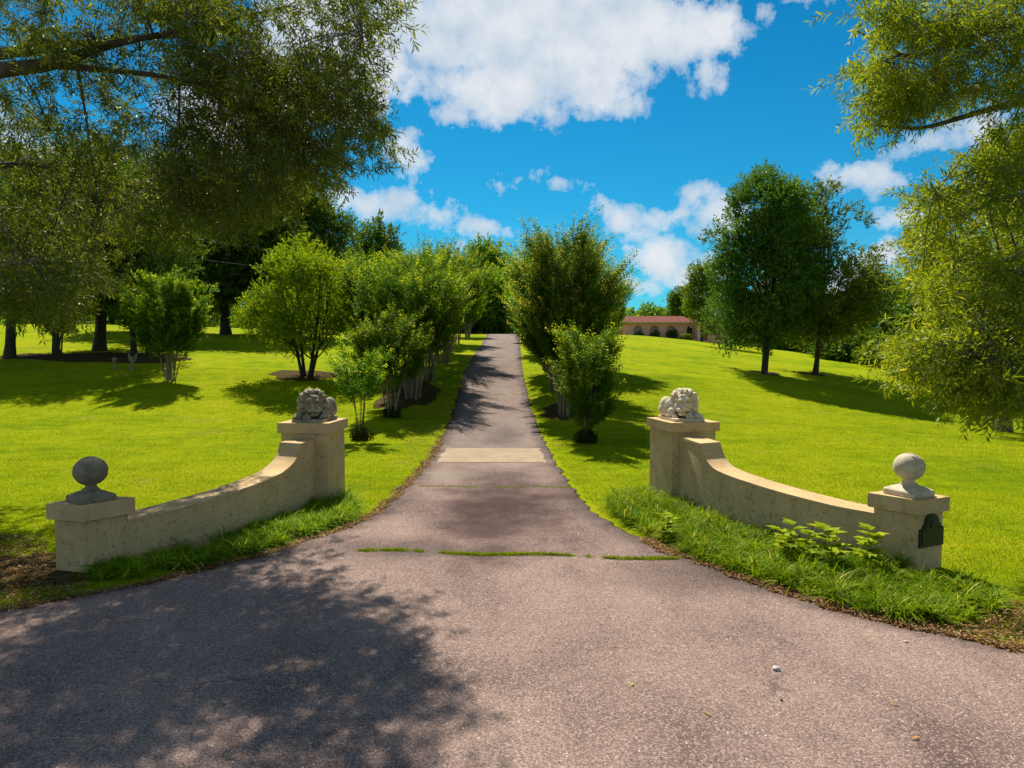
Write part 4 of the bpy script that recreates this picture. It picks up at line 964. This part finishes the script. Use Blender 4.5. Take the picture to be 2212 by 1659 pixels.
Lp = [([(-60,-60),(850,-60),(848,10),(815,80),(800,160),(700,200),(420,190),(200,130),(-60,110)], 10.4, 13.8, 275, .5),
      ([(430,120),(800,130),(790,200),(845,290),(835,345),(760,330),(700,360),(560,330),(430,300)], 11, 14.0, 205, .6),
      ([(380,120),(620,200),(600,440),(420,460),(330,330)], 11.0, 16.0, 200, .6),
      ([(-60,110),(60,150),(380,160),(380,330),(-60,380)], 10.5, 15.0, 85, .6),
      ([(-60,330),(330,350),(600,380),(650,440),(560,470),(420,520),(300,540),(220,600),(-60,640)], 11.5, 16.5, 330, .6),
      ([(-60,600),(180,560),(210,600),(150,660),(90,690),(-60,640)], 10.5, 14.0, 95, .6),
      ([(560,320),(740,340),(735,375),(690,430),(600,440)], 12, 16, 42, .7)]
def extraL(rg):
    out = []
    while len(out) < 170:
        a = rg.random()*2*PI; r_ = 9.5*math.sqrt(rg.random()); x, y = -12.5+r_*math.cos(a), 10.5+r_*math.sin(a)*.75; h = 13-(r_/9.5)**2*5-rg.random()*2.5
        if y > 13.8 or (x > -4.0 and y > 9): continue
        if y > 3 and abs(x) < y*.78 and h < 2.9+.5*y+.6: continue
        out.append((x, y, h))
    return out
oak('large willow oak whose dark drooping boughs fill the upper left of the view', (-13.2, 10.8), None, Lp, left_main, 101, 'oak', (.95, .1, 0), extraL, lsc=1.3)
right_main = [
    [(13.6,11,-.3,.5),(13.5,11,2,.4),(13.2,11,4.5,.34),(12.8,11,7.5,.25),(12.4,11,11,.1)],
    [(13.1,11,5.0,.2), P4(atyo(2300,200,11),.12), P4(atyo(2150,232,11),.05), P4(atyo(1990,280,11),.03), P4(atyo(1880,270,11.1),.012)],
    [(13.0,11,5.6,.2), P4(atyo(2300,20,11.2),.11), P4(atyo(2120,70,11.2),.055), P4(atyo(1960,130,11.3),.03), P4(atyo(1840,60,11.5),.012)],
    [(13.1,11,4.4,.18), P4(atyo(2330,520,10),.10), P4(atyo(2180,560,10),.045), P4(atyo(2060,590,10),.025), P4(atyo(1990,600,10),.012)],
    [(13.3,11,3.6,.18), P4(atyo(2320,700,9.3),.10), P4(atyo(2160,770,9),.05), P4(atyo(2020,790,9),.025), P4(atyo(1930,800,9),.012)],
    [(12.9,11,6.5,.18), (10.5,9,8.8,.1), (8.0,8,9.4,.05)], [(12.7,11,8,.15), (10.5,12.5,11,.08), (8.5,13,12,.04)]]
Rp = [([(1800,-60),(2260,-60),(2260,120),(2080,110),(1960,120),(1850,40)], 10, 12.5, 118, .12),
      ([(1830,150),(1960,120),(2080,110),(2260,120),(2260,250),(2080,240),(1960,235),(1890,230)], 10, 12.2, 118, .12),
      ([(1885,235),(1985,225),(1950,265),(1890,268)], 10.8, 11.4, 14, .5),
      ([(2140,240),(2260,250),(2260,560),(2150,540),(2120,420),(2160,330)], 9.5, 12.5, 75, .15),
      ([(1985,430),(2120,400),(2150,540),(2060,580),(2000,540)], 9.5, 11.5, 20, .1),
      ([(2010,580),(2260,540),(2260,760),(2080,740),(1990,690)], 8.6, 11.5, 120, .15),
      ([(1940,735),(2050,730),(2260,750),(2260,800),(2080,810),(1960,800)], 8.0, 10.5, 120, .15),
      ([(2030,790),(2260,790),(2260,885),(2150,880),(2070,850)], 8.0, 10.2, 75, .25)]
def extraR(rg):
    out = []
    while len(out) < 80:
        a = rg.random()*2*PI; r_ = 7.5*math.sqrt(rg.random()); x, y = 13.4+r_*math.cos(a), 11+r_*math.sin(a); h = 12.5-(r_/7.5)**2*5-rg.random()*3
        if y > 3 and abs(x) < y*.78: continue
        out.append((x, y, h))
    return out
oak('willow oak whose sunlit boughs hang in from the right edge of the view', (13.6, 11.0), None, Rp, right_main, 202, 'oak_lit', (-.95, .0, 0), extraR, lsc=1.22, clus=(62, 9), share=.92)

mulch(35, 1235, 1.1, .8, 'bare brown soil left of the shaded end pillar')
def scatter(poly, n, label):
    xy = sample_poly(rng, [ato(*p)[:2] for p in poly], n); P = np.stack([xy[:,0], xy[:,1], T(xy[:,0], xy[:,1])+.03+.03*rng.random(n)], 1)
    D = rng.normal(0, 1, (n, 3)); D[:,2] *= .25; N = rng.normal(0, .35, (n, 3))+np.array([0,0,1])
    V, F = leaf_geo(P, D, N, .03+.05*rng.random(n), .012+.012*rng.random(n), .3)
    tag(npmesh('leaf_litter', V, F, M['litter'], tint=rng.random(n)), label, 'dead leaves', kind='stuff')
scatter([(-100,1150),(100,1165),(105,1270),(200,1262),(180,1285),(-100,1340)], 2600, 'dead leaves on the bare ground left of the shaded end pillar')
scatter([(1900,1335),(2200,1300),(2260,1380),(2212,1405)], 1500, 'dead leaves at the right end of the border grass')
scatter([(860,900),(960,860),(990,800),(960,960),(880,1000)], 1500, 'dead leaves under the left myrtle row')

# ------------------------------------------------------------------ the house on the rise
M['house'] = plainmat('house_stucco', (.80, .42, .34), .9, var=.06, scale=3)
M['house2'] = plainmat('house_stucco_pale', (.62, .50, .36), .9, var=.1, scale=3)
M['roof'] = plainmat('red_roof_shingles', (.16, .055, .045), .8, var=.35, scale=30, spec=.02)
M['white'] = plainmat('white_trim', (.75, .72, .68), .6, var=.05)
M['dark'] = plainmat('dark_opening', (.02, .022, .02), .4, var=.3)
M['pinkglass'] = plainmat('window_glass', (.34, .15, .13), .15, var=.3)
def house():
    Y = 99.0
    def X(xo): return (xo*OV-512)/FPX*Y
    def Zz(yo): d = rayo(1106, yo); return CAM[2]+d[2]/d[1]*Y
    zg = Zz(735.5); ze = Zz(697); x0, x1 = X(1347), X(1497)
    t = thing('house', 'low salmon stucco house with arched windows and a red roof on the rise', 'house', (x0, Y, zg))
    W = x1-x0; Hh = ze-zg; dep = 11.0
    # front wall with arched recesses cut out
    bm = bmesh.new(); add_box(bm, (0, 0, -.6), (W, .5, Hh)); me = bpy.data.meshes.new('w'); bm.to_mesh(me); bm.free()
    wob = bpy.data.objects.new('w', me); COL.objects.link(wob)
    arches = [X(x)-x0 for x in (1378, 1413, 1448)]; dn = [(X(1489)-x0, .42)]
    bm = bmesh.new(); aw, ab, at_ = .60, .55, Hh-.42
    def archprof(cx, hw, z0, ztop):
        pts = [(cx-hw, z0), (cx+hw, z0)]
        for i in range(0, 13): th = i*PI/12; pts.append((cx+hw*math.cos(th), ztop-hw+hw*math.sin(th)))
        return pts
    def addarch(bm, pts, y0, y1):
        a = [bm.verts.new((x, y0, z)) for x, z in pts]; b = [bm.verts.new((x, y1, z)) for x, z in pts]
        bm.faces.new(a); bm.faces.new(b[::-1])
        for i in range(len(pts)): bm.faces.new((a[i], a[(i+1) % len(pts)], b[(i+1) % len(pts)], b[i]))
    for c in arches: addarch(bm, archprof(c, aw, ab, at_), -.3, .32)
    addarch(bm, archprof(dn[0][0], dn[0][1], .0, Hh-.45), -.3, .42)
    bmesh.ops.recalc_face_normals(bm, faces=bm.faces[:]); mc = bpy.data.meshes.new('c'); bm.to_mesh(mc); bm.free()
    cut = bpy.data.objects.new('c', mc); COL.objects.link(cut)
    bo = wob.modifiers.new('b', 'BOOLEAN'); bo.operation = 'DIFFERENCE'; bo.object = cut; bo.solver = 'EXACT'
    dg = bpy.context.evaluated_depsgraph_get(); m2 = bpy.data.meshes.new_from_object(wob.evaluated_get(dg)); bpy.data.objects.remove(wob); bpy.data.objects.remove(cut)
    m2.materials.clear(); m2.materials.append(M['house']); link('front_wall', m2, t)
    bm = bmesh.new(); add_box(bm, (0, .5, -.6), (W, dep, Hh-.02)); bmobj('wall', bm, M['house'], t)
    for c in arches:
        bm = bmesh.new(); addarch(bm, archprof(c, aw-.06, ab+.06, at_-.06), .24, .30); f = bmobj('window', bm, M['pinkglass'], t)
        bm = bmesh.new()
        for k in range(-2, 3): add_box(bm, (c+k*.22-.012, .20, ab+.1), (c+k*.22+.012, .235, at_-.25))
        for k in range(3): add_box(bm, (c-aw+.08, .204, ab+.35+k*.35), (c+aw-.08, .232, ab+.375+k*.35))
        g_ = bmobj('window_frame', bm, M['white'], f)
        bm = bmesh.new(); add_box(bm, (c-aw-.08, -.08, ab-.10), (c+aw+.08, .1, ab)); bmobj('sill', bm, M['house2'], f)
    bm = bmesh.new(); addarch(bm, archprof(dn[0][0], dn[0][1]-.03, .02, Hh-.5), .34, .40); bmobj('door', bm, M['dark'], t)
    # hip roof
    bm = bmesh.new(); ov = .6; rh = 1.15; r0 = [bm.verts.new(p) for p in ((-ov,-ov,Hh+.12),(W+ov,-ov,Hh+.12),(W+ov,dep,Hh+.12),(-ov,dep,Hh+.12))]; r1 = [bm.verts.new(p) for p in ((.3,4.8,Hh+rh),(W-.6,4.8,Hh+rh))]
    for f in ((0,1,5,4),(1,2,5),(2,3,4,5),(3,0,4)): bm.faces.new([(r0+r1)[i] for i in f])
    bm.faces.new(r0[::-1]); bmobj('roof', bm, M['roof'], t)
    bm = bmesh.new(); add_box(bm, (-ov-.02, -ov-.04, Hh-.04), (W+ov+.02, -ov+.12, Hh+.115)); bmobj('fascia', bm, M['house2'], t)
    # gabled entry porch at the right end
    bm = bmesh.new(); px0, px1 = W+.02, W+4.0; add_box(bm, (px0, -2.2, -.8), (px1, 3, Hh)); me = bpy.data.meshes.new('w'); bm.to_mesh(me); bm.free()
    wob = bpy.data.objects.new('w', me); COL.objects.link(wob); bm = bmesh.new()
    addarch(bm, archprof(px0+1.05, .5, .0, Hh-.25), -2.6, -.6); addarch(bm, archprof(px0+2.9, .6, .0, Hh-.25), -2.6, -.6)
    bmesh.ops.recalc_face_normals(bm, faces=bm.faces[:]); mc = bpy.data.meshes.new('c'); bm.to_mesh(mc); bm.free(); cut = bpy.data.objects.new('c', mc); COL.objects.link(cut)
    bo = wob.modifiers.new('b', 'BOOLEAN'); bo.operation = 'DIFFERENCE'; bo.object = cut; bo.solver = 'EXACT'
    dg = bpy.context.evaluated_depsgraph_get(); m2 = bpy.data.meshes.new_from_object(wob.evaluated_get(dg)); bpy.data.objects.remove(wob); bpy.data.objects.remove(cut)
    m2.materials.clear(); m2.materials.append(M['house']); link('porch', m2, t)
    bm = bmesh.new()
    for a_, b_ in ((-.3, 2.2), (2.2, 4.6)): pass
    pv = [(px0-.3,-2.7,Hh+.01),(px1+.4,-2.7,Hh+.01),((px0+px1)/2,-2.7,Hh+1.0),(px0-.3,4,Hh+.01),(px1+.4,4,Hh+.01),((px0+px1)/2,4,Hh+1.0)]
    vs = [bm.verts.new(p) for p in pv]
    for f in ((0,1,2),(3,5,4),(0,2,5,3),(1,4,5,2),(0,3,4,1)): bm.faces.new([vs[i] for i in f])
    bmobj('porch_roof', bm, M['roof'], t)
    bm = bmesh.new(); lathe(bm, [(.05,0),(.12,.02),(.14,.16),(.06,.26),(.02,.3)], 12, (W-.4, -.2, Hh-.75)); bmobj('wall_lamp', bm, M['white'], t)
    # left wing, set back and lower
    bm = bmesh.new(); wx = X(1300)-x0; add_box(bm, (wx, 2.5, -1), (-.01, 9, Hh-.35)); bmobj('side_wing', bm, M['house'], t)
    bm = bmesh.new(); add_box(bm, (W*.5, -1.7, -.6), (W+.0, -1.5, .22)); bmobj('planter_edge', bm, M['house2'], t)
    # steps down from the porch
    bm = bmesh.new()
    for k in range(5): add_box(bm, (px1+.1+k*.35, -3.2, -1.6), (px1+.45+k*.35, -1.6, .0-k*.2))
    bmobj('steps', bm, M['house2'], t)
    bm = bmesh.new(); add_box(bm, (px1+.02, -1.4, -1.6), (px1+1.5, 3, Hh-.3)); bmobj('porch_pier', bm, M['house2'], t)
    # shrubs with roses before the arches
    for i, (c, s, lab) in enumerate(zip(arches, (.50, .54, .64), ('rose bush under the left arched window of the house', 'rose bush under the middle arched window of the house', 'largest rose bush, under the right arched window of the house'))):
        p = (x0+c-.1, Y-.95, zg-.05)
        s_ = tree('rose_bush', lab, 'bush', p, [((0,0,s*.95),(s,s*.8,s*.85)),((.1,0,s*1.7),(s*.55,s*.5,s*.5))], 26, .3, 22, 7, .2, .14, .09, 'wood' , r0=.04, seed=90+i, group='rose bushes in front of the house', nmax=8)
        rg = np.random.default_rng(i); nb = 160; d = unit(rg.normal(0, 1, (nb, 3))); P = np.array([0,0,s*1.75])+d*np.array([s*.6, s*.5, s*.45])*rg.random((nb,1))**.4; V, F = leaf_geo(P, rg.normal(0,1,(nb,3)), rg.normal(0,1,(nb,3)), .11, .11)
        npmesh('flower', V, F, M['rose'], s_, tint=rg.random(nb))
    return x0, zg, px1+x0, Y
M['rose'] = leafmat('rose_petals', (.45, .12, .10), (.62, .30, .22), (.7, .4, .3), .3, .02)
hx0, hzg, hx1, hY = house()
tree('shrub', 'small rounded shrub by the porch of the house', 'bush', (hx1-5.6, hY-2.2, hzg-.1), [((0,0,.4),(.8,.6,.45))], 16, .3, 20, 7, .18, .13, .08, 'woodl', r0=.03, seed=97, nmax=5)
tree('small_tree', 'small forked tree in front of the retaining wall', 'tree', G(1562, 752), [((0,0,2.6),(2.3,1.8,1.3)),((.5,0,3.8),(1.6,1.4,1.0))], 50, .6, 26, 8, .35, .17, .09, 'pear', r0=.11, seed=98, multi=3, spread=1.3, nmax=14, split=.2, group='trees around the house')
# retaining wall running right from the house
def retaining():
    pts = [(hx1+.9, hY-2.6)]; e = (hx1+13.5, hY-14)
    n_ = 16; bm = bmesh.new(); prev = None; c0 = pts[0]
    t = thing('retaining_wall', 'plain pale retaining wall running down to the right of the house', 'wall', (c0[0], c0[1], hzg))
    for part, lo, th, mt in (('wall_body', -3.5, 0, 'house2'),):
        for i in range(n_+1):
            k = i/n_; x = c0[0]*(1-k)+e[0]*k-c0[0]; y = c0[1]*(1-k)+e[1]*k-c0[1]; top = .1-k*1.1
            u = [bm.verts.new((x, y, -4)), bm.verts.new((x+.2, y+.3, -4)), bm.verts.new((x+.2, y+.3, top)), bm.verts.new((x, y, top))]
            if prev:
                for j in range(4): bm.faces.new((prev[j], prev[(j+1) % 4], u[(j+1) % 4], u[j]))
            else: bm.faces.new(u)
            prev = u
        bm.faces.new(prev[::-1])
    bmobj('wall_body', bm, M['house2'], t)
retaining()

# ------------------------------------------------------------------ statues in the left island
def statues():
    g_ = G(248, 797); h = hgt(g_, 773)
    t = thing('garden_statue', 'short pale stone urn on a waisted pedestal in the shade of the left island', 'statue', g_)
    k = h/.8; bm = bmesh.new(); lathe(bm, [(.17*k,0),(.17*k,.06*k),(.12*k,.1*k),(.09*k,.3*k),(.11*k,.48*k),(.15*k,.52*k),(.15*k,.56*k)], 18); bmobj('pedestal', bm, M['statue'], t, True)
    bm = bmesh.new(); lathe(bm, [(.08*k,.56*k),(.17*k,.64*k),(.19*k,.72*k),(.14*k,.76*k),(.10*k,.80*k),(.02*k,.82*k)], 18); bmobj('urn', bm, M['statue'], t, True)
    g_ = G(286, 799); h = hgt(g_, 762)
    t = thing('angel_statue', 'pale stone angel with raised wing beside the slim dark trunk', 'statue', g_, .2); s = h/1.1
    bm = bmesh.new(); add_box(bm, (-.16*s,-.13*s,0), (.16*s,.13*s,.12*s)); bevel(bm, .01); bmobj('plinth', bm, M['statue'], t)
    me = bpy.data.meshes.new('b'); V = [(0,0,.12),(0.01,0,.35),(0,0,.52),(0,0,.70),(0,0,.80),(-.01,-.02,.90),(-.10,-.02,.68),(-.17,-.06,.60),(-.20,-.12,.72),(.10,0,.68),(.15,-.05,.54),(.09,-.12,.50)]
    E = [(0,1),(1,2),(2,3),(3,4),(4,5),(3,6),(6,7),(7,8),(3,9),(9,10),(10,11)]
    me.from_pydata([tuple(c*s for c in v) for v in V], E, []); o = bpy.data.objects.new('b', me); COL.objects.link(o)
    md = o.modifiers.new('s', 'SKIN'); rad = [.13,.12,.085,.09,.04,.075,.045,.035,.028,.045,.035,.028]
    for i, r_ in enumerate(rad): me.skin_vertices[0].data[i].radius = (r_*s, r_*s)
    me.skin_vertices[0].data[2].use_root = True
    sb = o.modifiers.new('u', 'SUBSURF'); sb.levels = 2; sb.render_levels = 2
    dg = bpy.context.evaluated_depsgraph_get(); m2 = bpy.data.meshes.new_from_object(o.evaluated_get(dg)); bpy.data.objects.remove(o)
    m2.materials.clear(); m2.materials.append(M['statue']); b = link('figure', m2, t)
    for sx in (-1, 1):
        bm = bmesh.new(); pts = [(.03,.70),(.10,.86),(.19,1.05),(.25,1.08),(.26,.92),(.23,.72),(.17,.52),(.08,.50),(.03,.58)]
        f0 = [bm.verts.new((sx*x*s, (.07+.1*x)*s, z*s)) for x, z in pts]; f1 = [bm.verts.new((sx*x*s, (.10+.15*x)*s, z*s)) for x, z in pts]
        bm.faces.new(f0); bm.faces.new(f1[::-1])
        for i in range(len(pts)): bm.faces.new((f0[i], f0[(i+1) % len(pts)], f1[(i+1) % len(pts)], f1[i]))
        bevel(bm, .008*s); bmobj('wing', bm, M['statue'], t)
statues()

# ------------------------------------------------------------------ overhead cables, fallen bits on the asphalt
M['cable'] = plainmat('cable', (.10, .10, .10), .8)
def cable(a, b, sag, label):
    k = np.linspace(0, 1, 24)[:, None]; P = a*(1-k)+b*k; P[:, 2] -= (4*k*(1-k)*sag)[:, 0]
    V, F = tubes([(P, np.full(24, .012))], 5); tag(npmesh('power_cable', V, F, M['cable']), label, 'cable', group='overhead cables in front of the tall dark trees')
cable(atyo(-700, 330, 42), atyo(1020, 575, 56), 1.0, 'upper overhead cable crossing in front of the tall dark trees')
cable(atyo(-700, 360, 40), atyo(960, 610, 54), 1.0, 'lower overhead cable crossing in front of the tall dark trees')
M['fresh'] = leafmat('fallen_green_leaf', (.25, .28, .02), (.42, .40, .04), (.5, .4, .05), .2, .05)
M['brownleaf'] = leafmat('fallen_brown_leaf', (.30, .13, .03), (.48, .24, .06), (.5, .3, .1), .2, .05)
for i, (x, y, m_, lab) in enumerate([(610, 1454, 'fresh', 'yellow green leaf lying in the oak shade on the asphalt'), (362, 1534, 'fresh', 'yellowish leaf lying in the deepest shade on the asphalt'),
        (700, 1566, 'fresh', 'small green leaf on the shaded asphalt near the lower edge'), (1945, 1532, 'brownleaf', 'orange brown leaf on the sunny asphalt at the lower right'), (1988, 1601, 'brownleaf', 'thin brown twig-like leaf below the orange leaf'),
        (1370, 1482, 'fresh', 'small yellow leaf in the middle of the sunny asphalt'), (1520, 1545, 'fresh', 'pale yellow leaf on the asphalt right of the middle'), (1320, 1402, 'brownleaf', 'small brown leaf on the asphalt in front of the nearest joint')]):
    p = ato(x, y); rg = np.random.default_rng(i); d = np.array([[math.cos(.3+i*.8), math.sin(.3+i*.8)*.6, .03]])
    V, F = leaf_geo(np.zeros((1,3)), d, np.array([[.1, .05, 1.]]), [.085], [.02], .25); V2, F2 = leaf_geo(np.zeros((1,3)), d, np.array([[.1, .05, 1.]]), [.11], [.004], .0)
    o = npmesh('fallen_leaf', np.concatenate([V, V2+[0,0,.002]]), np.concatenate([F, F2+4]), M[m_], tint=[.7, .3]); o.location = (p[0], p[1], T(p[0], p[1])+.034)
    tag(o, lab, 'leaf', 'fallen leaves on the asphalt')
def pebble(x, y, s, mat, label):
    p = ato(x, y); bm = bmesh.new(); bmesh.ops.create_icosphere(bm, subdivisions=3, radius=s)
    for v in bm.verts: v.co *= 1+.3*mnoise.noise(v.co*(1.3/s)); v.co.z *= .6
    o = bmobj('pebble', bm, mat, None, True); o.location = (p[0], p[1], T(p[0], p[1])+.022+s*.3); tag(o, label, 'pebble', 'pebbles on the asphalt')
M['stone'] = plainmat('pebble_stone', (.42, .40, .36), .8, var=.3, scale=60)
pebble(1678, 1452, .035, M['stone'], 'largest grey pebble, alone on the sunny asphalt')
pebble(1958, 1392, .02, M['stone'], 'small pale pebble near the right edge of the asphalt')
pebble(2345*.72, 2110*.72, .014, M['bark'], 'tiny dark pebble below the largest grey one')
